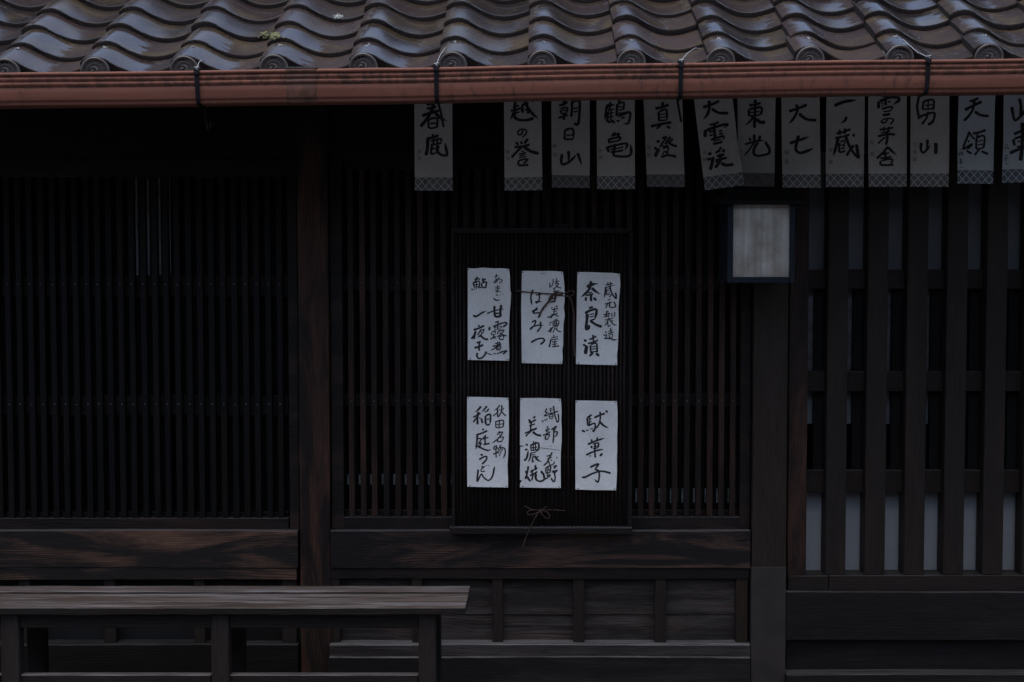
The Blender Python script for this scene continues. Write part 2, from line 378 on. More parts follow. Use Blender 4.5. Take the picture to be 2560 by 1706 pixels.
# --- roof of the eave
TH = math.atan(0.51)
SD = Vector((0, math.cos(TH), math.sin(TH))); ND = Vector((0, -math.sin(TH), math.cos(TH)))
YE = 4.55
HK = 1.22; PITCHX = 0.2668; ROWL = 0.172; TT = 0.021
X0 = XX(1355, 146, YE) - 0.16 * PITCHX
HC = .044*HK + TT                               # height of the roll of a tile at its front
_y = YE + ROWL*SD.y + HC*ND.y; _p = W(1140, 88, _y)
ZE = _p.z - TILT*_p.x - ROWL*SD.z - HC*ND.z
SE = .028                                       # the eave course shows a little less than the others
def RP(x, s, h):
    return Vector((x, YE, ZE + TILT * x)) + SD * s + ND * h
prof = [(0, .030), (.04, .0362), (.09, .0412), (.16, .0440), (.22, .0425), (.28, .0375), (.34, .0300), (.40, .0218), (.46, .0142), (.52, .0080), (.58, .0036), (.65, .0009), (.72, 0), (.79, .0014), (.86, .0044), (.93, .0090), (1.0, .0146), (1.03, .0170)]
roof = MB(); tu = []; te = []; midx = []
NV = 5
for r in range(12):
    for k in range(-11, 11):
        jx = random.uniform(-.004, .004); js = random.uniform(-.006, .006); jh = random.uniform(-.0016, .0016); jr = random.uniform(-.014, .014)
        L = ROWL + 0.03
        if r == 0: js = js*.25 + SE; jh *= .3; L -= SE
        vs = []
        for iv in range(NV + 1):
            vv = iv / NV * L
            for (u, h) in prof:
                hh = h*HK + TT * (1 - .8*vv / ROWL) + jh + 0.0015 * math.sin(math.pi * iv / NV)
                vs.append(RP(X0 + k*PITCHX + u*PITCHX + jx + jr*vv, r*ROWL + vv + js, hh))
        n = len(prof); fs = []
        for iv in range(NV):
            for i in range(n - 1):
                a = iv*n + i; fs.append((a, a+1, a+1+n, a+n))
        # rounded butt end and underside
        b0 = len(vs)
        for (u, h) in prof:
            vs.append(RP(X0 + k*PITCHX + u*PITCHX + jx, r*ROWL + js - 0.0022, h*HK + TT - 0.0032 + jh))
        dep = 0.002 if r else 0.014
        for (u, h) in prof:
            vs.append(RP(X0 + k*PITCHX + u*PITCHX + jx, r*ROWL + js - 0.0022, h*HK + jh - (dep if r else dep * (0.6 + 0.6*math.sin(math.pi*min(1, u))))))
        for i in range(n - 1):
            fs.append((b0+i, b0+i+1, i+1, i)); fs.append((b0+n+i, b0+n+i+1, b0+i+1, b0+i))
        # left flank
        c0 = len(vs)
        for iv in range(NV + 1):
            vv = iv / NV * L
            vs.append(RP(X0 + k*PITCHX + jx + jr*vv, r*ROWL + vv + js, prof[0][1]*HK + TT*(1 - .8*vv/ROWL) + jh - TT - 0.002))
        for iv in range(NV):
            fs.append((iv*n, (iv+1)*n, c0+iv+1, c0+iv))
        edge = random.uniform(.42, .84) + (0 if r else -.14) + .24*max(0, r-1) - .09*(k*PITCHX)
        for q in range(len(vs)):
            tu.append(prof[q % n][0] if q < c0 else 0.0); te.append(edge)
        midx += [0]*(NV*(n-1)) + [0, 1]*(n-1) + [1]*NV
        roof.add(vs, fs)
roof_o = roof.build('roof', M['tile'], house, smooth=True)
me = roof_o.data; me.materials.append(M['butt'])
for nm, arr in (('tile_u', tu), ('glaze_edge', te)):
    at = me.attributes.new(nm, 'FLOAT', 'POINT'); at.data.foreach_set('value', arr)
me.polygons.foreach_set('material_index', midx)
md = roof_o.modifiers.new('edges', 'EDGE_SPLIT'); md.split_angle = R(38)
# sheathing below the tiles
sh = MB()
s0, s1, hb = 0.06, 12*ROWL, -0.018
sh.add([RP(XL, s0, hb), RP(XR, s0, hb), RP(XR, s1, hb), RP(XL, s1, hb), RP(XL, s0, hb-.02), RP(XR, s0, hb-.02), RP(XR, s1, hb-.02), RP(XL, s1, hb-.02)],
       [(0,1,2,3), (4,7,6,5), (0,4,5,1), (1,5,6,2), (2,6,7,3), (3,7,4,0)])
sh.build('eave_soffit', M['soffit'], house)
for i in range(14):
    x = -2.75 + i * 0.423
    b = MB(); vs = []
    for s, h in ((0.10, hb-.021), (1.5, hb-.021), (1.5, hb-.095), (0.10, hb-.085)):
        vs += [RP(x-.03, s, h), RP(x+.03, s, h)]
    b.add(vs, [(0,1,3,2), (2,3,5,4), (4,5,7,6), (6,7,1,0), (0,2,4,6), (1,7,5,3)])
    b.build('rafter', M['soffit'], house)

# round end tiles, with rim, beads and a three-comma swirl
def disc_mesh():
    b = MB(); n = 40
    ringp = [(0, .0005), (.022, .0005), (.0225, .003), (.0255, .003), (.026, 0), (.0345, 0), (.036, .0045), (.041, .0055), (.0432, .003), (.0432, -.055)]
    vs = []
    for (rr, hh) in ringp:
        for k in range(n):
            a = 2*math.pi*k/n; vs.append(Vector((rr*math.cos(a), -hh, rr*math.sin(a))))
    fs = []
    for i in range(len(ringp) - 1):
        for k in range(n): fs.append((i*n+k, i*n+(k+1) % n, (i+1)*n+(k+1) % n, (i+1)*n+k))
    b.add(vs, fs)
    for k in range(16):
        a = 2*math.pi*k/16; b.dome((.0303*math.cos(a), .0004, .0303*math.sin(a)), .0024, (0, -1, 0), 0.9, 8)
    for c in range(3):
        pts = []; rad = []
        for i in range(12):
            t = i / 11; a = 2*math.pi*c/3 + 2.6*t; rr = .006 + .0125*t
            pts.append((rr*math.cos(a), -.0012, rr*math.sin(a))); rad.append(.0046*(1-t)**0.7 + .0008)
        b.tube(pts, rad, 8)
    return b
proto_disc = disc_mesh().build('round_tile_end', M['disc'], roof_o, smooth=True)
md = proto_disc.modifiers.new('edges', 'EDGE_SPLIT'); md.split_angle = R(40)
first = True
for k in range(-9, 10):
    xc = X0 + k*PITCHX + .16*PITCHX
    c = RP(xc, SE - .009, HC - .0440)
    o = proto_disc
    if not first:
        o = proto_disc.copy(); sc.collection.objects.link(o); o.parent = roof_o
    first = False
    o.location = c; o.rotation_euler = (R(6) + TH*0.35, random.uniform(-.4, .4), 0)
# twisted wire showing on the crest of each eave tile
for k in range(-7, 8):
    xc = X0 + k*PITCHX + .18*PITCHX
    b = MB(); s = 0.118 + random.uniform(-.01, .015); pts = []
    for i in range(7):
        pts.append(RP(xc + random.uniform(-.009, .009), s + random.uniform(-.010, .010), .044*HK + TT*(1-.8*(s-SE)/ROWL) + random.uniform(.0005, .004)))
    b.tube(pts, 0.0009, 5); b.build('wire_twist', M['wire'], roof_o)

# --- rain gutter
YG = 4.43
def GP(x, dy, dz): return Vector((x, YG + dy, ZG + TILT*x + dz))
ZG = W(1345, 163, YG).z
gp = [(.014, -.004), (.005, 0), (-.002, -.002), (-.004, -.0055), (-.003, -.009), (.001, -.0115), (.004, -.0125), (.0038, -.0145), (.0002, -.0165), (-.0008, -.0195), (.0002, -.0235), (.004, -.0265), (.0048, -.029), (.0015, -.031), (.0006, -.0345), (.0015, -.0385), (.006, -.0415), (.0075, -.0445), (.006, -.0465), (.008, -.060), (.011, -.079), (.0125, -.082), (.017, -.0835), (.019, -.087), (.0185, -.091), (.022, -.095), (.035, -.0965), (.110, -.0945), (.120, -.088), (.124, -.02), (.122, -.02), (.118, -.086), (.110, -.091), (.035, -.093), (.020, -.088)]
gb = MB()
xs = [XL + (XR-XL)*i/60 for i in range(61)]
vs = []
for i, x in enumerate(xs):
    wob = 0.0012*math.sin(x*3.1) + 0.0008*math.sin(x*7.7+1)
    dent = 0.004*math.exp(-((x - XX(945, 160, YG))/0.02)**2)
    for (dy, dz) in gp: vs.append(GP(x, dy, dz + wob + (dent if dz > -.006 else 0)))
n = len(gp); fs = []
for i in range(60):
    for j in range(n - 1): fs.append((i*n+j, i*n+j+1, (i+1)*n+j+1, (i+1)*n+j))
gb.add(vs, fs)
gutter = gb.build('rain_gutter', M['gutter'], house, smooth=True)
md = gutter.modifiers.new('edges', 'EDGE_SPLIT'); md.split_angle = R(50)
# joint sleeve
xa, xb = XX(715, 190, YG), XX(790, 190, YG)
jb = MB(); vs = []
sp = [(dy - 0.0022, dz + (0.001 if dz > -.01 else -0.001)) for (dy, dz) in gp[1:26]]
for x in (xa, xa+.002, xb-.002, xb): vs += [GP(x, dy + (0.0015 if x in (xa, xb) else 0), dz) for dy, dz in sp]
n = len(sp); fs = [(i*n+j, i*n+j+1, (i+1)*n+j+1, (i+1)*n+j) for i in range(3) for j in range(n-1)]
jb.add(vs, fs); jb.build('joint_sleeve', M['rust'], gutter, smooth=True)
tb = MB(); tb.box(xa - .002, xb + .004, YG - .0055, YG + .02, GP((xa+xb)/2, 0, .0015).z, GP((xa+xb)/2, 0, .0045).z)
tb.build('tape_patch', M['tape'], gutter)
# brackets
for bi, (bx, tail) in enumerate(((493, 322), (1091, 318), (1702, 306), (2319, 298))):
    x = XX(bx, 200, YG); b = MB()
    outer = [(dy - .0035, dz - (.0 if dz > -.09 else .002)) for dy, dz in gp[3:28]]
    keep = [outer[0], (-.0075, -.011), (-.0055, -.02), (-.0042, -.034), (-.0025, -.046), (.002, -.066), (.0068, -.083), (.013, -.094), (.03, -.0995), (.09, -.0995)]
    ww = .0062; vs = []
    for dy, dz in keep: vs += [GP(x-ww, dy, dz), GP(x+ww, dy, dz), GP(x+ww, dy+.002, dz+.0005), GP(x-ww, dy+.002, dz+.0005)]
    fs = []
    for i in range(len(keep)-1):
        for j in range(4): fs.append((i*4+j, i*4+(j+1) % 4, (i+1)*4+(j+1) % 4, (i+1)*4+j))
    fs += [(0, 1, 2, 3), tuple(len(vs)-4+q for q in (3, 2, 1, 0))]
    b.add(vs, fs)
    # clamp knob at the lip
    b.tube([GP(x, -.013, -.006), GP(x, -.009, -.006), GP(x, .004, -.005)], [.0075, .0085, .008], 10)
    b.tube([GP(x-.010, .002, .003), GP(x+.010, .002, .003)], .0045, 8)
    # flat tail that reaches down behind the gutter
    x2 = x + (0, .010, .010, .003)[bi]
    zt = W(bx + 15, tail, 4.545).z
    pts = [Vector((x, 4.53, GP(x, 0, -.0985).z)), Vector((x2-.004, 4.545, GP(x, 0, -.125).z)), Vector((x2, 4.548, zt + .018)), Vector((x2+.003, 4.548, zt))]
    if bi == 0: pts += [Vector((x2+.007, 4.548, zt-.004)), Vector((x2+.011, 4.548, zt+.004)), Vector((x2+.012, 4.548, zt+.022))]
    b.tube(pts, .0030 if bi == 0 else .0042, 6)
    br = b.build('gutter_bracket', M['iron'], gutter)
    # galvanised tie from the bracket up to the tile
    tgt = {0: (512, 155, .01), 1: (1122, 118, .10), 2: (1752, 122, .09), 3: (2232, 97, .12)}[bi]
    e = W(tgt[0], tgt[1], YE + tgt[2]*0.9); s = GP(x, 0, .006)
    m1 = s.lerp(e, .3) + Vector((0, -.006, .010 if bi != 3 else -.004)); m2 = s.lerp(e, .7) + Vector((0, -.004, .012))
    b = MB(); b.tube([s + Vector((.004, -.012, -.006)), s + Vector((-.003, -.013, .002)), s, m1, m2, e], .0010, 5)
    b.tube([s + Vector((-.006, -.010, .001)), s + Vector((.007, -.008, .004))], .0010, 5)
    b.build('wire_tie', M['wire'], br)

# --- pillars
def pillar(px0, px1, Yf, mat, ztop=2.42, dep=.105, z0=-.05):
    b = MB(); b.box(XX(px0, 1000, Yf), XX(px1, 1000, Yf), Yf, Yf+dep, z0, ztop)
    return b.build('pillar', mat, house, bevel=.003)
pillar(747, 823, 5.375, M['post'])
pr = pillar(1883, 1969, 5.360, M['post_grey'])
b = MB(); Yb = 5.352
b.box(XX(1878, 1500, Yb), XX(1965, 1500, Yb), Yb, Yb+.12, -.05, ZX(1418, Yb)); b.build('base_sleeve', M['sleeve'], pr, bevel=.002)
pillar(-760, -680, 5.375, M['post'])

# --- left lattice window
def lattice(x_first, pitch, kmin, kmax, width, top, bot, Yf, rails, mat, name, parent, skip=()):
    s = MB(); nl = MB()
    for k in range(kmin, kmax+1):
        if k in skip: continue
        cx = x_first + pitch*k + random.uniform(-.7, .7)
        s.pbox(cx - width/2, top, cx + width/2, bot + random.uniform(-1, 1), Yf + random.uniform(-.0012, .0012), .026, 1000, .0006)
        for (ra, rb, ny) in rails:
            nl.dome((XX(cx, 1000, Yf), Yf-.0015, ZX(ny + random.uniform(-1.2, 1.2), Yf)), .0034, (0, -1, 0), .6, 7)
    so_ = s.build(name, mat, parent, bevel=.0015)
    me = so_.data; me.materials.append(M['nail']); n0 = len(me.polygons)
    bm = bmesh.new(); bm.from_mesh(me); vv = [bm.verts.new(q) for q in nl.v]
    for fc in nl.f: bm.faces.new([vv[i] for i in fc]).material_index = 1
    bm.normal_update(); bm.to_mesh(me); bm.free()
    return so_
# frame of the left window
f = MB(); Y = YW - .006
f.pbox(722, 400, 746.5, 1326, Y, .06, 1000)
f.pbox(-700, 1296, 721.5, 1326, Y+.001, .06)
f.pbox(-700, 400, 721.5, 443, Y+.001, .06)
win_l = f.build('lattice_window', M['rail'], house, bevel=.002, label='wide black lattice window above the bench')
lattice(23, 28.24, -25, 24, 14.5, 443.5, 1295.5, YW, ((0, 0, 711), (0, 0, 1011)), M['slat'], 'lattice', win_l)
rl = MB()
for (a, b_) in ((690, 743), (990, 1039), (1281, 1292)): rl.pbox(-700, a, 721, b_, YW+.027, .02)
rl.build('cross_rail', M['rail'], win_l, bevel=.001)
# second layer of slats, boards with two open joints, and a pale sheet painted as slits of daylight
s2 = MB()
for k in range(-25, 25):
    cx = 23 + 28.24*k + 23
    s2.pbox(cx-5.5, 443.5, cx+6.5, 1295, YW+.052, .015, 1000)
s2.build('inner_lattice', M['slat'], win_l, bevel=.001)
sb = MB()
for (a, c, t, b_) in ((-700, 113, 443, 1295), (129, 336.5, 443, 1295), (337, 423, 690, 1295), (462, 722, 443, 1295), (438, 462, 690, 1295)):
    sb.pbox(a, t, c, b_, YW+.085, .012, 1000)
sb.build('shutter_board', M['slat'], win_l)
pp = MB(); pp.pbox(338, 443, 432, 689, YW+.100, .004, 1000)
pp.build('paper_pane', M['goods'], win_l)

# --- middle lattice window
f = MB()
f.pbox(827, 400, 858, 1326, Y, .06, 1000); f.pbox(1851, 400, 1877, 1326, Y, .06, 1000)
f.pbox(858.5, 1293, 1850.5, 1326, Y+.001, .06); f.pbox(858.5, 380, 1850.5, 424, Y+.001, .06)
win_m = f.build('lattice_window', M['rail'], house, bevel=.002, label='brown worn lattice window behind the notice board')
lattice(878, 28.95, 0, 33, 14.6, 424.5, 1292.5, YW, ((0, 0, 706), (0, 0, 1003)), M['slat_brown'], 'lattice', win_m)
rl = MB()
for (a, b_) in ((692, 728), (985, 1016), (1276, 1288)): rl.pbox(858.5, a, 1850.5, b_, YW+.027, .02)
rl.build('cross_rail', M['rail'], win_m, bevel=.001)
s2 = MB()
for k in range(-1, 34):
    cx = 878 + 28.95*k
    s2.pbox(max(859, cx+8.0), 424.5, min(1850, cx+16.5), 1292, YW+.052, .012, 1000)
s2.build('inner_lattice', M['slat'], win_m, bevel=.001)
gl = MB(); gl.pbox(858, 424, 1851, 1293, YW+.095, .004, 1000)
mg, ntg, pg = newmat('dark_window_glass'); pg.inputs['Base Color'].default_value = (.008, .009, .011, 1); pg.inputs['Roughness'].default_value = .08
gl.build('glass_pane', mg, win_m)
# pale strips imitating glass reflections low on the panes, seen in slits between the slats
for (a, c, t, b_) in ((862, 1128, 1186, 1212), (1582, 1848, 1221, 1257)):
    gd = MB(); gd.pbox(a, t, c, b_, YW+.088, .004, 1000); gd.build('pane_paper', M['goods2'], win_m)

# --- header above the windows and dark room behind
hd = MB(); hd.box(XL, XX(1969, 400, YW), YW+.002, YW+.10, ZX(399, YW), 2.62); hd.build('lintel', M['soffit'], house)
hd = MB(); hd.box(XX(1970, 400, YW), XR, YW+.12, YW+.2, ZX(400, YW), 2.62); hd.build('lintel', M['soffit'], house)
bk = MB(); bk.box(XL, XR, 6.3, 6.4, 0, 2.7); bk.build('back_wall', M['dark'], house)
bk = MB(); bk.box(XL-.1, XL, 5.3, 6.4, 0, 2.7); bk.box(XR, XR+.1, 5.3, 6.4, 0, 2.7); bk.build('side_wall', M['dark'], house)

# --- sill timbers and wainscot below the windows
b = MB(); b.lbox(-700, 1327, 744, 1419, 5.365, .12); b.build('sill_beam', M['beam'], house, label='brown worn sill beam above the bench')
b = MB(); b.lbox(-700, 1420, 741, 1449, 5.372, .10); b.build('ground_rail', M['beam'], house)
b = MB(); b.lbox(826, 1327, 1876, 1420, 5.365, .12); b.build('sill_beam', M['beam_dark'], house, label='black stained sill beam below the notice board')
b = MB(); b.lbox(826, 1421, 1873, 1447, 5.374, .10); b.build('ground_rail', M['rail'], house)
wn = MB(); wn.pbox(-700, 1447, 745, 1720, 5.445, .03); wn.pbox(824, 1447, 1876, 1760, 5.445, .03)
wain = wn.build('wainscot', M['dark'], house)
edges = [850, 1030, 1055, 1231, 1257, 1433, 1461, 1637, 1665, 1840]
for i in range(0, 10, 2):
    a, c = edges[i], edges[i+1]
    q = MB(); q.lbox(a-3, 1447.5, c+3, 1535, 5.412, .028); q.build('wainscot_board', M['panel'], wain)
    q = MB(); q.lbox(a-3, 1536, c+3, 1611, 5.420, .02); q.build('wainscot_board', M['panel'], wain)
for (a, c) in ((825, 849.5), (1030.5, 1055), (1231, 1257), (1433, 1461), (1637, 1665), (1840, 1870)):
    q = MB(); q.pbox(a, 1447.5, c, 1611, 5.382, .06); q.build('batten', M['bar'], wain, bevel=.002)
for (a, c) in ((48, 76), (260, 289), (485, 512), (705, 742)):
    q = MB(); q.pbox(a, 1449.5, c, 1611, 5.392, .05); q.build('batten', M['bar'], wain, bevel=.002)
q = MB(); q.lbox(512, 1449.5, 705, 1611, 5.425, .02); q.build('wainscot_board', M['soffit_x'], wain)  # darker wood colour stands in for the shade below the bench
b = MB()
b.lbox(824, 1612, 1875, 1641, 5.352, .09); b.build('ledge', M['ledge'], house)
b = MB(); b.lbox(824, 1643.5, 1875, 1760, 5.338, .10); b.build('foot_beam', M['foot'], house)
b = MB(); b.lbox(-700, 1612, 745, 1760, 5.37, .09); b.build('foot_beam', M['soffit_x'], house)  # near-black colour paints the shade the bench throws here

# --- right bay: coarse lattice with white panels
YR = 5.375
fr = MB()
fr.pbox(1970, 1440, 2071.2, 1479, YR-.004, .10); fr.pbox(2072.8, 1439, 3100, 1478, YR-.003, .10)
scr = fr.build('lattice_screen', M['bar_x'], house, bevel=.002)
for i in range(12):
    cxb = (2085 + 98.4*i) if i else None
    wdt = 51
    b = MB()
    if i == 0: b.pbox(1972, 380, 2019, 1438.5, YR, .085, 1000)
    else: b.pbox(2092 - 98.4 + 98.9*i - 25.5, 380, 2092 - 98.4 + 98.9*i + 25.5, 1438, YR + random.uniform(-.001, .001), .085, 1000)
    b.build('lattice_bar', M['slat_brown'] if i == 0 else M['bar'], scr, bevel=.002)
for (a, c) in ((674, 723), (929, 979), (1176, 1232)):
    b = MB(); b.pbox(1970, a, 3100, c, YR+.044, .036); b.build('cross_rail', M['bar_x'], scr, bevel=.002)
def shoji(name, col):
    m, nt, p = newmat(name)
    v = coords(nt, (1, 1, 1), False); n1 = noise(nt, v, 5, 5, .6)
    sx = N(nt, 'ShaderNodeSeparateXYZ'); tc = N(nt, 'ShaderNodeTexCoord'); nt.links.new(tc.outputs['Object'], sx.inputs[0])
    ln = math_(nt, 'LESS_THAN', math_(nt, 'PINGPONG', sx.outputs[2], .029), .0011)
    c = ramp(nt, n1, [(.3, tuple(q*.88 for q in col)), (.7, col)])
    c = mix(nt, math_(nt, 'MULTIPLY', ln, .25), c, (.2, .2, .2))
    nt.links.new(c, p.inputs['Base Color']); p.inputs['Roughness'].default_value = .8
    return m
b = MB(); b.pbox(1970, 1215, 3100, 1437, YR+.112, .006); b.build('paper_panel', shoji('white_paper_panel', (.35, .375, .40)), scr)
b = MB(); b.pbox(1970, 380, 3100, 690, YR+.112, .006); b.build('paper_panel', shoji('grey_paper_panel', (.20, .205, .22)), scr)  # upper paper is greyer: eave shade put into its colour
b = MB(); b.pbox(1970, 690, 2330, 1000, YR+.112, .006); b.build('frosted_pane', plain('mottled_grey_pane', (.11, .115, .125), .4, 0, .5, 25), scr)  # mottled grey imitates the reflection in the glass
b = MB(); b.pbox(1970, 1000, 2330, 1060, YR+.112, .006); b.build('frosted_pane', plain('pale_blue_pane', (.13, .145, .16), .4, 0, .3, 25), scr)  # bluish reflection in the glass, put into the pane colour
for i in range(11):
    xg = 2019 + 98.9*i
    b = MB(); b.pbox(xg + 15 - (i*2.0), 724, xg + 60, 1175, YR+.088, .02, 1000)
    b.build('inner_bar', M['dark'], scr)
b = MB(); b.lbox(1966, 1480.5, 3100, 1600, 5.352, .08); b.build('base_board', M['base_board'], house)
b = MB(); b.lbox(1966, 1601, 3100, 1686, 5.40, .06); b.build('base_board', M['base_board'], house)
b = MB(); b.lbox(1966, 1687, 3100, 1770, 5.33, .13); b.build('foot_beam', M['base_board'], house)
b = MB(); b.box(XL, XR, 5.33, 6.3, GZ, -.05); b.build('foundation', M['stone'], house, bevel=.01)

# batten under the eave from which the paper strips hang
YS = 5.22
zb = ZX(222, YS)
b = MB(); vs = []
for x in (XL, XR):
    for dy, dz in ((0.004, 0), (.034, 0), (.034, .04), (.004, .04)): vs.append((x, YS+dy, zb + TILT*x + dz))
b.add(vs, [(0,3,2,1), (4,5,6,7), (0,1,5,4), (1,2,6,5), (2,3,7,6), (3,0,4,7)])
b.build('hanging_rail', M['soffit'], house)
settle(house)

# ------------------------------------------------------------------ moss
from mathutils.bvhtree import BVHTree
bvh = BVHTree.FromPolygons([Vector(q) for q in roof.v], roof.f)
def on_roof(px, py):
    o = Vector((0, 0, CZ)); d_ = (W(px, py, 4.0) - o).normalized()
    return bvh.ray_cast(o, d_)[0]
def moss(px, py, wpx, hpx, n, name, label, mat):
    b = MB()
    for i in range(n):
        q = None
        while q is None: q = on_roof(px + random.gauss(0, wpx*.28), py + random.gauss(0, hpx*.26) - (0 if i % 2 else 0))
        b.dome(q + Vector((0, -.001, 0)), random.uniform(.0022, .0055), (random.uniform(-.5, .5), -.7, random.uniform(.2, 1)), 1.3, 6)
    tag(b.build(name, mat), label, 'moss')
moss(681, 90, 44, 15, 90, 'moss_clump', 'yellow green lichen clump on a roof tile edge', M['moss'])
moss(845, 42, 20, 10, 26, 'moss_clump', 'small pale lichen crust on an upper tile edge', M['crust'])

# ------------------------------------------------------------------ bench
bench = empty('bench'); tag(bench, 'long weathered plank bench with open legs in front of the wall', 'bench')
Y1, Y2 = 4.50, 4.825
zs = ZX(1522, Y1); xe = XX(1163, 1522, Y1)
def plank(y0, y1, dz):
    b = MB(); n = 40; vs = []
    for i in range(n+1):
        x = -2.7 + (xe + 2.7)*i/n
        j = 0.0012*math.sin(x*9 + y0*40) + random.uniform(-.0007, .0007)
        vs += [(x, y0 + j, dz + zs - .018 + random.uniform(-.0008, .0008)), (x, y0 + j, dz + zs + random.uniform(-.0006, .0006)), (x, y1, dz + zs + random.uniform(-.0006, .0006)), (x, y1, dz + zs - .018)]
    fs = [(0, 1, 2, 3), tuple(n*4 + q for q in (3, 2, 1, 0))]
    for i in range(n):
        for k in range(4): fs.append((i*4+k, i*4+(k+1) % 4, (i+1)*4+(k+1) % 4, (i+1)*4+k))
    b.add(vs, fs)
    o = b.build('seat_plank', M['bench'], bench)
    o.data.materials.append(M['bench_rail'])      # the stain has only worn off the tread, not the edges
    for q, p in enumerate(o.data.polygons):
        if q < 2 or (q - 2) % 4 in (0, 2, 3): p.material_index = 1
    return o
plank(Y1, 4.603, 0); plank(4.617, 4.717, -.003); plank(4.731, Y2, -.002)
def leg(px0, px1, yf):
    b = MB(); b.box(XX(px0, 1620, yf), XX(px1, 1620, yf), yf, yf+.05, GZ, zs-.0185)
    b.build('leg', M['bench_leg'], bench, bevel=.003)
for (a, c) in ((2, 47), (528, 572), (1046, 1089)):
    leg(a, c, Y1+.022); 
    b = MB(); yb = Y2-.075; b.box(XX(a, 1620, Y1+.022), XX(c, 1620, Y1+.022), yb, yb+.05, GZ, zs-.0185); b.build('leg', M['soffit_z'], bench, bevel=.003)  # rear legs coloured darker to imitate the shade under the seat
for (a, c) in ((-800, 1.5), (47.5, 527.5), (572.5, 1045.5)):
    b = MB(); b.pbox(a, 1538, c, 1571, Y1+.032, .026, 1560); b.build('apron', M['bench_rail'], bench, bevel=.002)
    b = MB(); b.pbox(a, 1688, c, 1722, Y1+.036, .03, 1700); b.build('stretcher', M['bench_rail'], bench, bevel=.002)
b = MB(); b.box(XX(-800, 1560, Y1), XX(1089, 1560, Y1), Y2-.025, Y2-.005, zs-.06, zs-.0187); b.build('apron', M['bench_rail'], bench, bevel=.002)
settle(bench)

# ------------------------------------------------------------------ notice board (slatted)
board = empty('notice_board'); tag(board, 'dark reed slatted notice board hung before the middle lattice', 'notice board')
YB = 5.325
b = MB()
b.pbox(1128, 584.5, 1137, 1319, YB, .03, 950); b.pbox(1572, 584.5, 1581, 1319, YB, .03, 950)
b.pbox(1128, 572, 1581, 584, YB-.002, .034)
b.build('frame', M['board_frame'], board, bevel=.0015)
b = MB()
k = 0; x = 1141.0
while x < 1571:
    b.tube([(XX(x, 950, YB+.012), YB+.012, ZX(1319, YB)), (XX(x, 950, YB+.012) + random.uniform(-.0006, .0006), YB+.012 + random.uniform(-.0008, .0008), ZX(950, YB)), (XX(x, 950, YB+.012), YB+.012, ZX(584.5, YB))], .0044, 6)
    x += 10.0
b.build('reed_slats', M['bamboo'], board, smooth=True)
b = MB(); b.pbox(1137.2, 584.5, 1571.8, 1319, YB+.022, .004, 950); b.build('backing', M['dark'], board)
b = MB()
for yy in (770, 957, 1143):
    x = 1141.0
    while x < 1571:
        b.dome((XX(x+5, yy, YB+.009), YB+.0085, ZX(yy, YB+.009)), .0017, (0, -1, 0), .8, 6); x += 10.0
b.build('stitching', M['nail'], board)
b = MB(); b.pbox(1124, 1319.5, 1581, 1336, YB-.018, .06); b.build('bottom_ledge', M['board_frame'], board, bevel=.002)
b = MB(); b.pbox(1330, 545, 1338, 572, YB+.01, .012); b.pbox(1384, 560, 1420, 571.5, YB+.01, .012); b.build('hanger', M['board_frame'], board)
settle(board)

# ------------------------------------------------------------------ papers and brush writing
def interp(pts, t):
    pts = sorted(pts)
    if t <= pts[0][0]: return pts[0][1]
    for (a, va), (b, vb) in zip(pts, pts[1:]):
        if t <= b: return va + (vb-va)*(t-a)/(b-a) if b > a else vb
    return pts[-1][1]
def catmull(pts, step):
    if len(pts) == 2:
        (x0, y0), (x1, y1) = pts
        L = math.hypot(x1-x0, y1-y0); nx, ny = -(y1-y0)/max(L, 1e-6), (x1-x0)/max(L, 1e-6)
        pts = [pts[0], ((x0+x1)/2 + nx*L*.035, (y0+y1)/2 + ny*L*.035), pts[1]]
    P = [pts[0]] + list(pts) + [pts[-1]]; out = []
    for i in range(1, len(P)-2):
        p0, p1, p2, p3 = P[i-1], P[i], P[i+1], P[i+2]
        L = math.hypot(p2[0]-p1[0], p2[1]-p1[1]); n = max(2, int(L/step))
        for k in range(n):
            t = k/n; t2 = t*t; t3 = t2*t
            out.append(tuple(.5*((2*p1[q]) + (-p0[q]+p2[q])*t + (2*p0[q]-5*p1[q]+4*p2[q]-p3[q])*t2 + (-p0[q]+3*p1[q]-3*p2[q]+p3[q])*t3) for q in (0, 1)))
    out.append(pts[-1]); return out
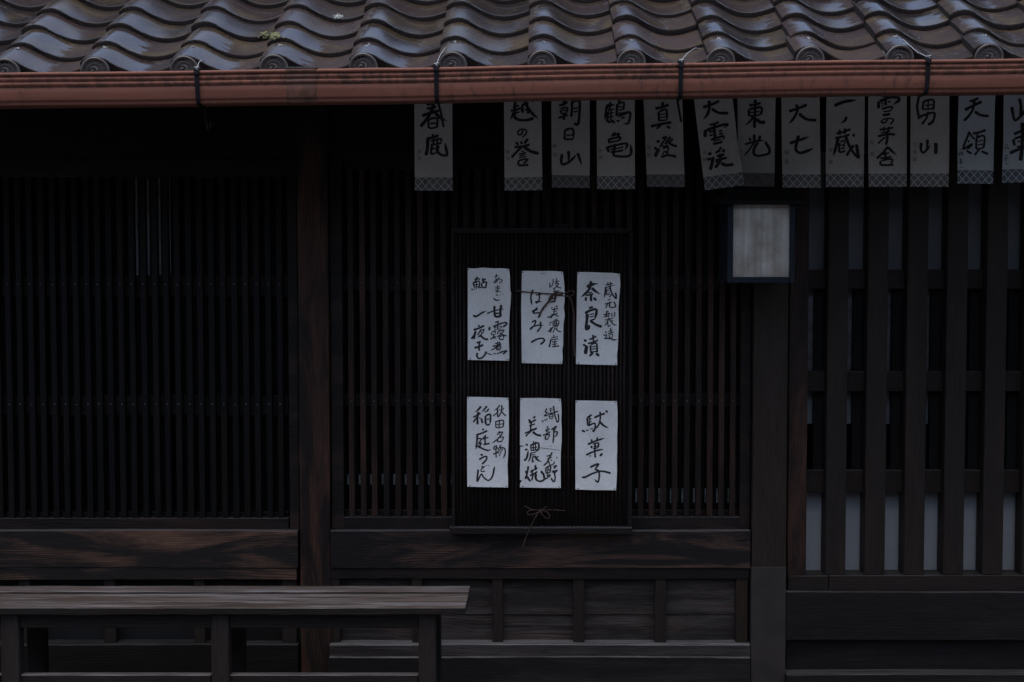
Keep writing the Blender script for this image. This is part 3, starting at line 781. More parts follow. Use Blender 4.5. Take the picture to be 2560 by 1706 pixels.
def ribbon(b, pts, w, pos, lay):
    """one brush stroke: pressed start, slimmer middle, pointed or rounded end"""
    c = catmull(pts, max(5, w*.3)); n = len(c)
    tot = sum(math.hypot(c[i+1][0]-c[i][0], c[i+1][1]-c[i][1]) for i in range(n-1)) + 1e-6
    point = len(pts) >= 3 and random.random() < .5
    L = []; Rr = []; acc = 0
    for i in range(n):
        a = c[max(0, i-1)]; d_ = c[min(n-1, i+1)]
        tx, ty = d_[0]-a[0], d_[1]-a[1]; q = math.hypot(tx, ty) or 1
        nx, ny = -ty/q, tx/q
        if i: acc += math.hypot(c[i][0]-c[i-1][0], c[i][1]-c[i-1][1])
        t = acc/tot
        hw = w/2*(1.04 - .20*math.sin(math.pi*t)*(1 if tot > 3*w else .3) + random.uniform(-.05, .05))
        # brush pressure follows the direction as well: horizontals run thinner
        hw *= 1.0 - .10*abs(tx/q)
        e0 = acc/(w*.45); e1 = (tot-acc)/(w*(1.6 if point else .5))
        if e0 < 1: hw *= math.sqrt(max(0, 1-(1-e0)**2))*.9 + .1
        if e1 < 1: hw *= (e1*.85 + .15) if point else math.sqrt(max(0, 1-(1-e1)**2))*.9 + .1
        L.append((c[i][0]+nx*hw, c[i][1]+ny*hw)); Rr.append((c[i][0]-nx*hw, c[i][1]-ny*hw))
    # caps reach half a width past the traced ends
    vs = [pos(x_, y_, lay) for pr_ in zip(L, Rr) for (x_, y_) in pr_]
    b.add(vs, [(2*i, 2*i+1, 2*i+3, 2*i+2) for i in range(n-1)])
def strokes(txt):
    out = []
    for s in txt.replace('\n', ' ').split(';'):
        s = s.strip()
        if not s: continue
        wd, rest = s.split(':')
        out.append((float(wd), [tuple(float(q) for q in p.split(',')) for p in rest.split()]))
    return out
def make_paper(name, label, cat, group, org, scale, Y, left, right, top, bottom, ink, mat, bend, bandmat=None, tagtext=None, bold=1.0, pins=(), clips=()):
    """left/right: lists of (y, x); top/bottom: lists of (x, y) in the pixels of an enlarged crop of the photo"""
    ox, oy = org
    bx, by, cx_, cy_, ph = bend
    y0 = min(q[0] for q in left); y1 = max(q[0] for q in left); xm = left[0][1]; xw = right[0][1]-left[0][1]
    def pos(x, y, lay=0):
        s = (x - xm)/xw; t = (y - y0)/(y1 - y0)
        p = W(ox + x/scale, oy + y/scale, Y)
        p.y -= .0020*math.sin(5.1*s + 3.3*t + ph*5)*math.sin(6.7*t - 2.1*s + ph*3) + .0055*(max(0, s-.86)/.14)**2*abs(math.sin(3*t+ph)) 
        p.y -= lay + bx*math.sin(math.pi*s*1.0 + ph)*(.4+.6*t) + by*math.sin(2.2*math.pi*t + ph*1.7) + cx_*t*t + cy_*s*t
        return p
    ts = sorted(set([i/28 for i in range(29)] + [(q[0]-y0)/(y1-y0) for q in left] + [(q[0]-y0)/(y1-y0) for q in right if y0 < q[0] < y1]))
    NX = 14; b = MB(); uv = []
    ht = (y1-y0)/scale/F*Y; wd = xw/scale/F*Y
    for t in ts:
        yy = y0 + t*(y1-y0); xl = interp(left, yy); xr = interp(right, yy)
        for i in range(NX+1):
            x = xl + (xr-xl)*i/NX
            dyt = interp(top, x) - interp(top, xl); dyt = interp(top, x)
            dyb = interp(bottom, x)
            yv = dyt + (dyb-dyt)*t
            b.v.append(tuple(pos(x, yv))); uv.append(((x-xm)/xw*wd, (1-t)*ht))
    for j in range(len(ts)-1):
        for i in range(NX):
            a = j*(NX+1)+i; b.f.append((a, a+1, a+NX+2, a+NX+1))
    me = bpy.data.meshes.new(name); me.from_pydata(b.v, [], b.f)
    ul = me.uv_layers.new(name='UVMap')
    for lp in me.loops: ul.data[lp.index].uv = uv[lp.vertex_index]
    for p in me.polygons: p.use_smooth = True
    me.materials.append(mat)
    o = bpy.data.objects.new(name, me); sc.collection.objects.link(o)
    tag(o, label, cat, group)
    ib = MB(); lay = .0006
    for w_, pts in strokes(ink):
        if len(pts) == 1: pts = [pts[0], (pts[0][0]+w_*.4, pts[0][1]+w_*.3)]
        ribbon(ib, pts, w_*bold, pos, lay); lay += .000012
    me = bpy.data.meshes.new('brush_lettering'); me.from_pydata(ib.v, [], ib.f); me.materials.append(M['ink'])
    io = bpy.data.objects.new('brush_lettering', me); sc.collection.objects.link(io); io.parent = o
    for (x, y) in pins:
        pb = MB(); pb.dome(pos(x, y, .0004), .0022, (0, -1, 0), .7, 8); pb.build('pin', M['iron'], o)
    for (xa_, ya_, xb_, yb_) in clips:
        pb = MB(); a_ = pos(xa_, ya_, .001); c_ = pos(xb_, yb_, .001)
        pb.box(a_.x, c_.x, min(a_.y, c_.y)-.008, max(a_.y, c_.y)+.006, c_.z, a_.z); pb.build('clip', M['iron'], o, bevel=.001)
    if tagtext:
        # small place name written down the left edge, one character under another
        chars, tx, ty, size, step = tagtext
        for i, ch in enumerate(chars):
            cu = bpy.data.curves.new('small', 'FONT'); cu.body = ch; cu.size = 1.0; cu.align_x = 'CENTER'
            to = bpy.data.objects.new('small', cu); sc.collection.objects.link(to)
            dg = bpy.context.evaluated_depsgraph_get(); m2 = bpy.data.meshes.new_from_object(to.evaluated_get(dg))
            bpy.data.objects.remove(to)
            vs = [pos(tx + v.co.x*size, ty + i*step - v.co.y*size, .0005) for v in m2.vertices]
            SM.add(vs, [tuple(p.vertices) for p in m2.polygons])
        so2 = SM.build('small_lettering', M['faint'], o); SM.__init__()
    return o
SM = MB()
M['faint'] = plain('faded_ink', (0.10, 0.095, 0.10), .7, 0, .3, 60)

# ---- the thirteen strips under the eave
PS = paper('strip_paper', (.56, .54, .51), .35, (.0455, 1.0, (.155, .152, .15)))
PS2 = paper('strip_paper_worn', (.51, .485, .46), .45, (.043, .45, (.12, .117, .115)))
PS3 = paper('strip_paper_brown_band', (.55, .53, .50), .35, (.047, .12, (.17, .15, .142)))
PSB = paper('strip_paper_blue', (.56, .61, .66), .25, (.046, 1.0, (.13, .145, .165)))
A, B_, C_, D_, E_ = (1000, 220), (1360, 220), (1700, 220), (2040, 220), (2240, 220)
STRIPS = [
 (A, (200, 185), (732, 190), (741, 1440), (209, 1440), PS, 'white paper strip hanging alone, left of the wide gap in the row', ('奈良', 270, 920, 60, 90), '''
38:365,240 470,210 560,190; 35:370,290 510,265; 44:305,392 450,345 590,305; 44:470,190 450,300 380,430 285,545; 46:480,330 560,420 655,462;
30:400,435 405,570; 30:405,440 515,430 518,560; 24:420,500 505,490; 28:408,566 512,556;
30:452,645 475,685; 38:370,715 545,665; 44:390,710 385,850 362,952; 28:430,750 572,715 562,785; 26:430,800 585,772; 26:480,700 470,800; 26:530,700 522,780;
32:450,805 440,925 525,900; 24:455,860 560,825; 38:530,800 525,890 575,938 655,945 648,860 625,770'''),
 (A, (1455, 165), (1980, 156), (1994, 1435), (1465, 1440), PS, 'white paper strip right beside the wide gap, small round loop character at its middle', ('新潟', 1510, 920, 60, 95), '''
36:1620,190 1600,300; 30:1580,265 1668,245; 34:1545,322 1690,285; 34:1610,300 1605,400; 26:1610,350 1675,335; 36:1590,340 1570,400 1542,445; 42:1590,400 1660,447 1780,452 1875,425;
30:1700,240 1805,215; 36:1712,245 1720,355; 28:1745,320 1790,290; 42:1745,180 1790,280 1860,370 1935,432; 36:1815,300 1785,368; 32:1850,180 1866,202;
24:1722,590 1700,650 1660,655 1655,610 1710,578 1768,600 1760,650 1700,702;
32:1622,755 1662,805; 28:1685,748 1718,792; 36:1797,712 1738,785; 34:1598,832 1818,795; 36:1710,820 1640,890 1560,978; 46:1730,820 1830,890 1945,922;
24:1700,880 1732,898; 24:1662,930 1768,905; 18:1670,955 1752,935; 18:1662,980 1768,960; 26:1668,1010 1652,1085; 26:1670,1015 1788,1000 1728,1062; 32:1655,1086 1802,1076'''),
 (B_, (102, 155), (640, 150), (640, 1405), (110, 1395), PS2, 'white paper strip with three widely spaced characters and a dull patterned foot', ('新潟', 150, 840, 64, 120), '''
22:268,192 325,188; 34:208,252 332,200; 30:280,182 270,262; 28:230,300 322,275 318,342; 26:235,310 240,362; 18:245,325 310,310; 24:240,365 322,350; 32:198,422 334,375; 32:287,360 280,456;
34:388,192 392,300 380,408; 36:392,205 440,180 497,195 497,350 482,490 455,518 422,488; 20:410,290 480,275; 22:415,340 472,325;
30:297,585 290,732; 32:300,590 402,580 412,722; 22:310,665 402,660; 30:293,722 408,720;
38:256,925 240,1020 262,1072 350,1040 455,938; 40:341,882 346,960 340,1040; 38:470,912 500,1000 528,1078'''),
 (B_, (735, 145), (1268, 136), (1275, 1418), (745, 1418), PS, 'white paper strip with two dense many-stroke characters right of the three spaced ones', ('新潟', 790, 900, 60, 95), '''
28:937,198 900,260 858,312; 26:870,242 988,235; 30:880,240 870,320 848,445; 24:947,235 900,330; 36:900,330 888,482; 22:905,310 985,290; 20:900,360 980,345; 20:900,410 975,395; 22:945,290 940,460; 30:888,482 985,457;
36:1067,158 1040,212; 34:1030,220 1020,402; 28:1035,225 1117,210 1107,312; 18:1040,270 1100,260; 18:1040,315 1100,300; 24:1035,360 1190,332; 34:1040,402 1195,345 1202,430 1170,502 1108,500; 28:958,478 1002,486; 28:1010,460 1062,462; 22:1075,430 1132,405;
32:1002,622 948,682; 30:960,670 1052,640 1020,692; 30:908,708 920,782; 32:915,720 1062,690 1052,742; 26:925,760 1052,735; 36:878,818 912,902; 34:890,830 1152,780 1132,872; 22:920,860 1112,825; 30:930,900 1112,870; 36:1000,780 975,920 1000,952 1120,962 1202,945 1222,880 1208,788'''),
 (B_, (1393, 146), (1932, 131), (1968, 1390), (1445, 1385), PS2, 'slightly slanting paper strip with dull foot, left of the strongly tilted strip', ('長野', 1470, 860, 66, 110), '''
34:1667,192 1660,272; 38:1555,292 1750,235; 32:1608,330 1615,472; 30:1615,330 1712,310 1718,462; 18:1620,375 1705,360; 18:1620,415 1705,405; 24:1620,460 1712,450; 38:1492,542 1640,508 1785,485; 28:1642,520 1575,580; 32:1712,532 1774,568;
36:1570,755 1625,745; 40:1535,850 1585,840; 44:1612,848 1556,970; 28:1648,712 1712,690 1660,770 1610,850; 34:1772,685 1698,795; 28:1808,712 1750,772; 36:1738,758 1790,800 1865,822; 26:1648,820 1745,805; 24:1660,850 1742,835 1722,892 1665,895; 22:1660,908 1682,932; 24:1742,895 1712,938; 36:1635,968 1740,945 1855,966'''),
 (C_, (197, 165), (725, 120), (862, 1372), (345, 1435), PS, 'strongly tilted paper strip overlapping the strip on its right', ('長野', 345, 930, 62, 100), '''
40:318,277 440,235 552,182; 42:405,175 410,270 385,370 325,445; 40:440,290 540,350 678,355;
32:410,522 545,478; 40:482,510 490,700; 42:360,585 350,695; 40:370,595 560,530 665,515 610,562; 24:400,620 460,605; 24:405,670 460,655; 26:540,610 592,600; 26:540,650 604,635; 34:428,732 602,680 598,742; 20:470,745 572,720; 36:455,787 594,755;
40:385,926 445,920; 40:374,1007 432,990; 46:462,965 445,1060 420,1155; 30:577,826 540,880 488,918; 26:540,880 562,907; 36:612,856 602,912; 34:508,962 622,930; 36:510,1012 655,975; 42:560,920 560,1020 486,1124; 36:510,990 522,1062; 46:570,1055 640,1085 745,1075'''),
 (C_, (805, 120), (1337, 115), (1325, 1385), (815, 1382), PS3, 'paper strip with plain brownish foot, its left edge covered by the tilted strip', ('山形', 850, 900, 60, 110), '''
38:1056,160 1046,400 1040,565; 36:965,247 1135,210; 34:965,300 970,402; 34:970,300 1138,275 1128,382; 20:985,345 1115,330; 26:972,397 1122,375; 32:1030,400 980,470 912,522; 44:1060,430 1120,480 1200,480;
30:973,695 992,748; 36:1040,648 1046,762; 36:1127,664 1100,762; 32:908,792 1050,752 1180,730; 26:1042,760 960,880 897,952; 38:1092,760 1040,850 1035,920 1090,952 1200,935 1252,910 1247,840 1188,750'''),
 (C_, (1418, 105), (1950, 100), (1965, 1400), (1430, 1400), PS, 'paper strip with two simple few-stroke characters, right of the brownish footed strip', ('福島', 1490, 930, 70, 130), '''
40:1520,332 1650,290 1776,238; 38:1630,230 1640,320 1590,430 1520,504; 42:1660,360 1770,440 1912,455;
40:1532,778 1680,730 1806,683; 44:1662,665 1630,780 1622,870 1680,912 1780,885 1866,848'''),
 (D_, (145, 95), (680, 90), (663, 1390), (138, 1390), PS, 'white paper strip headed by one single long horizontal brush stroke', ('宮城', 205, 900, 66, 160), '''
46:252,252 400,195 562,175; 36:416,400 410,450 345,503;
32:280,642 486,578; 26:330,582 335,662; 28:406,566 400,652; 32:262,703 470,655; 44:310,700 280,830 242,955; 40:410,670 450,780 510,890 594,978 582,900 565,788; 36:532,800 425,955; 22:335,760 402,730; 30:330,770 325,912; 20:345,810 397,790; 20:402,740 392,832; 22:340,850 402,840; 28:328,907 412,880; 30:512,642 542,688'''),
 (D_, (730, 85), (1270, 85), (1262, 1388), (730, 1388), PS, 'white paper strip crowded with a column of four small characters', ('秋田', 782, 790, 64, 160), '''
34:915,117 1064,88; 34:982,110 975,252; 36:876,188 876,294; 38:885,195 1020,140 1152,140 1162,175 1076,237; 20:910,220 947,210; 20:910,255 947,245; 20:1000,200 1052,190; 30:918,297 1062,265 1042,332; 22:940,335 1042,320; 34:926,382 1042,365;
22:1002,440 960,490 912,482 950,440 1040,430 1084,455 1040,512;
28:886,587 1084,555; 24:950,548 955,612; 24:1020,543 1005,622; 22:905,630 1042,605; 34:862,682 1000,650 1108,656; 36:990,620 995,720 972,804; 24:972,690 866,784;
32:1006,822 940,900 846,994; 38:1000,830 1060,890 1126,944; 28:966,890 970,982; 24:918,932 1022,910; 28:892,987 1052,965; 28:902,1020 894,1085; 26:910,1020 1062,1000 1042,1062; 32:897,1082 1084,1076'''),
 (E_, (205, 80), (748, 75), (745, 1385), (205, 1385), PS, 'paper strip behind a dark gutter bracket, right of the four character strip', ('北海道', 265, 820, 64, 100), '''
30:387,182 375,312; 32:390,190 500,165 532,190 522,312; 20:400,245 512,235; 20:455,190 450,302; 24:385,302 522,290; 34:316,412 430,370 537,350 532,440 490,497 442,512; 30:452,330 430,420 362,514;
36:356,765 350,860 382,908 430,870 484,798; 38:441,720 440,800 425,862; 46:556,765 562,850 556,930'''),
 (E_, (875, 70), (1390, 65), (1362, 1345), (860, 1338), PSB, 'bluish paper strip hanging whole beside the strip cut by the picture edge', None, '''
36:1022,197 1154,143; 42:960,313 1100,240 1205,193; 36:1096,180 1075,300 1020,390 950,465; 38:1100,330 1180,380 1305,395;
30:1032,610 990,720 932,856; 26:1030,630 1104,724; 22:1008,733 1032,762; 30:938,862 1068,787 985,876; 28:988,880 1064,922; 32:1075,643 1264,588; 24:1150,640 1130,700; 28:1130,700 1125,862; 28:1130,700 1210,670 1242,700 1227,842; 18:1140,750 1217,730; 18:1140,800 1217,785; 24:1118,857 1228,840; 28:1172,860 1100,945; 32:1195,885 1298,927;
9:880,905 884,945; 9:900,895 897,940 882,948; 9:912,910 940,902; 9:925,890 925,915; 8:912,925 940,918 920,945; 9:925,925 945,945; 9:905,985 895,1005; 9:895,1010 930,1000; 9:905,1000 900,1035; 9:898,1022 925,1015; 9:880,1050 945,1038; 10:912,1030 910,1080; 7:890,1112 915,1120 940,1108; 7:890,865 915,858 940,866'''),
 (E_, (1510, 65), (2030, 60), (2010, 1320), (1485, 1330), PSB, 'bluish paper strip cut off by the right edge of the picture', None, '''
38:1622,262 1640,390 1667,458 1740,400 1805,325; 42:1728,145 1750,250 1746,392; 40:1860,250 1885,370;
38:1642,652 1790,590 1900,555; 36:1635,715 1656,815; 34:1650,715 1790,670 1890,645 1880,800; 20:1690,760 1800,730 1870,710; 26:1680,830 1870,780; 44:1585,917 1720,860 1930,800; 48:1766,484 1760,800 1738,1026;
8:1515,800 1540,788 1560,800; 8:1515,850 1575,835; 8:1530,820 1520,865; 8:1545,815 1580,860; 8:1520,960 1560,950; 8:1540,930 1535,1030; 8:1510,1000 1570,985; 7:1525,1060 1550,1068 1570,1052'''),
]
def strip_label(s):
    return s
for i, (org, tl, tr, brc, bl, mat, lab, small, ink) in enumerate(STRIPS):
    up = 150
    # carry both sides straight on upwards behind the gutter
    def ext(a, b): return (a[0] - (b[0]-a[0])*up/(b[1]-a[1]), a[1]-up)
    tl2, tr2 = ext(tl, bl), ext(tr, brc)
    dy = {5: -.012}.get(i, 0) + random.uniform(-.003, .003)
    make_paper('paper_strip', strip_label(lab), 'paper strip', 'paper strips hanging under the eave', org, 5.6, YS + dy,
               [(tl2[1], tl2[0]), (bl[1], bl[0])], [(tr2[1], tr2[0]), (brc[1], brc[0])],
               [(tl2[0], tl2[1]), (tr2[0], tr2[1])], [(bl[0], bl[1]), (brc[0], brc[1])],
               ink, mat, (random.uniform(-.004, .004), random.uniform(-.002, .002), random.uniform(-.006, .010), random.uniform(-.006, .006), random.uniform(0, 6)), tagtext=small, bold=1.22,
               clips={0: ((650, 165, 725, 195),), 2: ((262, 140, 530, 182),), 5: ((190, 105, 262, 163),), 7: ((1655, 85, 1920, 137),), 10: ((300, 60, 540, 110),)}.get(i, ()))

# ---- the six notices on the board
PN = paper('notice_paper', (.83, .81, .785), .55)
NOT = [
 ((1150, 660), [(65, 118), (1447, 118)], [(80, 742), (160, 752), (380, 758), (430, 772), (560, 765), (700, 752), (900, 740), (1100, 735), (1385, 745), (1460, 735)],
  [(118, 65), (200, 72), (350, 58), (520, 70), (640, 66), (742, 80)], [(118, 1447), (735, 1460)],
  'white notice crowded with two full columns of brush writing, upper left of the board', '''
22:262,192 240,250 192,302; 18:215,235 292,225 270,257; 18:205,290 215,352; 18:210,285 292,265 292,342; 14:250,270 250,340; 14:215,315 285,305; 18:213,352 297,340; 22:172,378 197,397; 14:213,374 232,386; 14:243,369 262,381; 16:275,362 332,352; 24:345,212 350,277; 22:350,245 394,229; 20:325,290 335,357; 22:330,290 397,275 387,352; 20:335,357 402,355;
12:513,192 582,175; 14:549,152 545,287; 13:590,200 560,260 515,287 520,265 580,230 632,245 627,270 590,292;
12:528,352 607,345; 12:528,380 602,372; 13:566,323 571,410 545,427 545,405 612,427;
14:538,463 577,476; 20:503,519 550,549 607,540; 10:600,465 609,473; 10:640,452 651,461;
18:408,752 520,705 664,679; 30:520,632 530,803; 32:622,616 610,803; 18:535,747 602,740; 28:525,797 612,790;
28:196,774 245,792 330,740 398,714;
24:290,918 280,952; 28:202,997 368,929; 30:240,1010 215,1075 172,1132; 20:230,1060 215,1137; 18:325,985 265,1080; 16:300,1012 362,990 320,1070 270,1107; 12:310,1020 332,1047; 28:290,1070 380,1135 428,1130;
24:247,1192 317,1169; 28:216,1267 354,1219; 22:296,1178 290,1312; 24:265,1338 255,1390 295,1427 360,1390 402,1318;
18:527,882 588,864; 24:498,952 600,905 692,885 702,910 648,952; 24:452,948 440,1007; 18:576,880 571,1002; 12:510,970 550,955; 12:515,1000 550,985; 12:590,945 632,935; 12:590,970 642,960;
16:475,1035 480,1077; 16:480,1030 532,1015 527,1062; 12:490,1070 532,1060; 16:512,1070 502,1132; 12:515,1100 547,1095; 18:458,1137 510,1110 553,1137;
16:612,988 560,1060; 16:600,1010 662,1000 620,1060 560,1102; 18:600,1040 650,1070 708,1086; 16:595,1095 600,1142; 16:600,1095 657,1085 652,1137; 16:600,1142 662,1136;
16:528,1202 607,1180; 16:571,1173 566,1237; 20:492,1242 622,1210; 18:612,1193 540,1260 462,1307; 16:555,1250 550,1297; 16:555,1250 612,1240 607,1292; 12:560,1270 602,1265; 16:553,1297 612,1287; 14:408,1344 482,1371; 14:503,1350 547,1356; 16:558,1345 592,1356; 20:590,1340 704,1309 648,1362'''),
 ((1285, 660), [(112, 120), (700, 108), (1495, 118)], [(120, 738), (180, 745), (330, 760), (560, 762), (640, 750), (770, 765), (900, 745), (1210, 740), (1290, 728), (1420, 735), (1508, 722)],
  [(108, 112), (150, 105), (400, 110), (600, 108), (738, 120)], [(118, 1495), (722, 1508)],
  'white notice with a brown twine knot hanging across its writing', '''
24:286,388 255,500 271,624; 14:328,472 418,455; 20:376,438 382,530 345,592 330,570 424,572;
26:266,717 358,679; 22:352,657 290,740 370,738 392,780 358,824;
20:266,882 322,855 310,920 247,988 270,955 370,925 444,930; 22:396,867 402,950 347,1028;
26:255,1187 350,1135 432,1125 457,1160 396,1218;
16:540,288 546,362; 14:592,228 582,310 545,357; 14:608,277 682,255; 14:642,211 642,292; 14:613,307 672,295 640,347 586,378; 16:630,320 670,355 714,367;
14:622,378 600,422; 14:598,422 682,400; 14:598,462 642,450; 16:558,532 642,500; 18:622,478 612,584; 14:548,577 592,560;
16:558,652 582,672; 16:658,627 630,657; 16:567,692 668,670; 12:588,722 652,705; 14:612,658 602,762; 14:558,767 662,740; 18:501,808 602,770; 18:602,760 547,824; 18:610,760 674,792;
20:537,886 568,880; 18:527,921 548,910; 14:518,1002 530,1022 557,958; 12:590,858 590,932; 14:595,870 672,860 667,932; 12:621,828 618,932; 12:646,823 643,932; 10:595,900 665,895; 14:588,932 677,925; 12:578,952 662,945; 16:585,950 547,1038; 10:600,975 652,970; 14:611,980 590,1044; 18:630,975 670,1015 724,1026;
12:601,1067 601,1112; 14:558,1117 662,1095; 14:558,1142 668,1130; 22:556,1138 545,1200 528,1258; 10:590,1160 580,1187; 14:578,1182 652,1170; 14:573,1212 647,1205; 14:616,1148 616,1242; 18:572,1247 684,1235'''),
 ((1425, 670), [(65, 112), (400, 104), (1452, 90)], [(95, 752), (250, 757), (450, 738), (590, 728), (820, 735), (1000, 728), (1190, 720), (1300, 708), (1466, 712)],
  [(90, 65), (280, 64), (450, 72), (640, 76), (752, 95)], [(90, 1452), (400, 1460), (712, 1466)],
  'white notice with three bold thick characters and a thin right column', '''
46:250,292 340,250 420,238; 36:316,196 300,300 240,380 166,443; 40:325,300 380,350 450,397; 18:268,382 332,365; 24:236,417 353,390; 30:321,398 320,508; 26:241,438 240,503; 32:352,447 404,493;
28:282,607 348,585; 36:224,688 300,645 390,625 397,680 370,784; 18:290,702 362,690; 18:290,742 362,725; 40:261,690 255,780 245,925 300,880; 20:300,792 372,770; 38:300,790 380,850 484,891; 38:291,858 268,940;
34:206,1089 254,1101; 30:191,1159 244,1171; 42:257,1168 233,1304; 24:287,1082 398,1029; 22:346,1006 356,1112; 24:266,1142 424,1089; 26:310,1160 320,1292; 26:315,1155 397,1140 407,1277; 16:330,1190 390,1180; 16:330,1225 390,1215; 20:320,1267 407,1255; 28:352,1280 291,1334; 34:388,1283 444,1328;
16:532,257 643,235; 14:571,212 576,272; 14:611,212 606,267; 16:522,297 643,265; 22:536,295 530,370 513,453; 22:595,270 625,370 693,464 687,370; 16:642,390 592,444; 10:560,320 602,310; 14:555,320 550,412; 10:560,350 597,340; 10:560,380 602,375; 14:553,407 607,395; 14:660,253 666,272;
14:568,487 608,472; 16:527,547 633,510; 16:582,518 537,608; 18:600,520 600,590 683,586 662,508;
14:538,672 582,655; 16:502,707 603,680; 14:556,643 556,742; 12:540,700 535,742; 12:591,690 581,742; 12:503,742 592,720; 14:631,678 631,737; 16:672,662 672,720 655,747; 14:528,787 652,755; 16:592,748 560,820 517,878; 14:570,820 575,882 612,860; 18:600,780 650,850 708,866; 12:652,788 630,812;
18:532,958 552,977; 16:502,1022 552,1010 530,1067; 20:513,1062 600,1065 660,1086 714,1075; 12:578,962 642,930; 14:611,902 621,982; 14:568,992 657,965; 12:590,1010 595,1052; 12:590,1010 642,1000 632,1052; 12:595,1052 642,1045;
14:532,1318; 12:703,572; 8:656,1175'''),
 ((1150, 980), [(75, 108), (700, 104), (1428, 110)], [(92, 730), (250, 735), (560, 738), (950, 725), (1090, 715), (1300, 725), (1440, 722)],
  [(108, 75), (350, 78), (620, 86), (730, 92)], [(110, 1428), (722, 1440)],
  'white notice speckled with ink splashes, ending in a long curling stroke', '''
30:318,217 270,275 222,303; 24:196,382 312,320; 28:276,298 265,493; 24:262,380 202,458; 16:290,385 312,402; 26:408,212 370,260 327,303; 16:373,283 392,312; 22:438,252 402,303; 24:323,398 342,473; 26:385,358 390,492; 26:390,360 457,345 452,492; 18:400,415 442,405; 24:388,497 452,491;
26:338,553 358,582; 26:246,648 414,584; 26:261,638 255,760 238,870; 18:273,702 322,710 280,782 322,770 278,848; 24:258,808 330,850 410,880 468,870; 20:348,702 392,648; 18:328,712 428,685; 20:381,658 381,782; 24:352,792 448,775;
26:307,944 349,951; 22:286,1022 345,985 402,975 392,1030 332,1088;
16:330,1108 341,1152; 16:377,1118 320,1170 330,1202 378,1190; 12:400,1104 411,1116; 12:430,1099 439,1113;
22:276,1167 260,1344 320,1240 360,1290 430,1332 490,1270 522,1116;
18:602,197 560,250 512,282; 16:497,362 582,290; 18:566,248 571,382; 12:593,258 611,282; 12:662,238 640,282; 16:631,197 620,300 572,388; 18:630,300 694,363;
16:540,438 545,543; 18:545,445 652,430 647,532; 14:596,438 591,542; 12:550,490 642,480; 14:545,541 642,531;
14:602,587 560,652; 16:580,625 642,605 590,690 486,773; 10:590,640 606,656; 14:570,700 565,752; 16:570,695 652,680 632,742; 16:563,750 642,741;
16:531,807 505,862; 14:503,872 572,840; 16:551,802 546,993; 20:497,942 582,900; 14:622,797 570,882; 18:600,840 670,850 682,920 650,1003; 12:620,850 570,932; 12:646,855 590,972;
12:244,944; 11:444,924; 14:524,1056; 12:569,1039; 12:680,990; 12:604,1000; 14:641,999; 9:670,1049; 8:475,1040; 9:150,1002; 8:667,1035'''),
 ((1285, 980), [(95, 95), (806, 90), (817, 172), (829, 96), (1325, 90), (1340, 120), (1375, 95), (1440, 90)], [(105, 705), (180, 712), (290, 718), (420, 712), (560, 720), (740, 718), (890, 706), (1050, 702), (1448, 705)],
  [(90, 95), (400, 92), (600, 98), (705, 105)], [(90, 1440), (400, 1444), (705, 1448)],
  'torn and creased white notice at the lower middle of the board', '''
28:216,417 254,443; 24:322,366 292,404; 24:221,467 333,419; 20:227,512 318,480; 22:266,438 251,592; 22:232,577 348,545; 22:161,627 260,585 343,554; 20:262,590 176,674; 32:280,600 340,645 414,662;
24:171,789 214,801; 26:161,871 208,865; 28:147,1033 190,1000 217,877; 18:255,788 260,882; 24:260,800 362,770 372,850 338,893; 16:296,742 296,882; 16:331,748 326,882; 14:260,840 352,830; 16:253,882 347,870; 16:248,922 342,900; 22:256,918 240,1000 212,1054; 12:265,950 322,940; 18:291,960 275,1052 312,1030; 28:310,960 350,1020 409,1053; 14:372,968 340,992;
20:173,1187 196,1242; 24:217,1116 195,1240 167,1314; 26:195,1268 249,1349; 20:247,1202 353,1139; 22:321,1097 331,1182; 18:248,1212 292,1190; 18:270,1168 281,1252; 22:237,1262 353,1199; 22:302,1218 268,1334; 28:331,1228 331,1310 390,1347 452,1320 447,1250 402,1191;
16:497,247 470,300 502,310 458,362 512,350; 18:423,428 442,457; 14:458,413 482,437; 12:489,398 506,427; 10:528,262 582,240; 10:538,292 587,270; 18:507,337 663,289; 14:535,350 540,407; 14:540,345 587,340 582,402; 10:545,375 582,370; 12:545,407 587,400; 18:595,207 615,340 650,454 672,420 666,326; 18:646,240; 10:549,238 561,332;
18:511,517 500,553; 14:468,582 542,550; 14:489,558 496,612; 12:521,558 510,602; 18:431,657 548,599; 18:475,658 475,724; 16:480,655 532,640 517,702; 14:475,722 522,700; 18:562,573 638,518 600,600 652,600 642,650 608,683; 18:601,558 596,680 584,779;
22:549,816; 5:390,842 500,855 690,880;
18:577,907 550,960 500,1060 447,1109; 16:487,972 572,940; 14:498,1012 572,980; 16:520,1038 545,1102 602,1080 602,1038; 14:560,1018 566,1042; 16:633,990 657,991;
18:480,1138 485,1232; 18:485,1140 552,1120 542,1212; 14:516,1133 513,1292; 12:490,1180 542,1170; 14:485,1227 547,1210; 14:488,1262 552,1240; 18:467,1313 552,1259; 16:588,1132 643,1109 600,1162; 18:568,1212 653,1179 610,1222; 14:580,1180 612,1202; 20:600,1200 621,1290 600,1354 557,1297'''),
 ((1425, 980), [(130, 85), (700, 80), (1470, 82)], [(140, 705), (280, 715), (500, 715), (650, 708), (850, 712), (1000, 705), (1200, 708), (1482, 692)],
  [(80, 130), (300, 131), (500, 136), (705, 140)], [(82, 1470), (350, 1478), (692, 1482)],
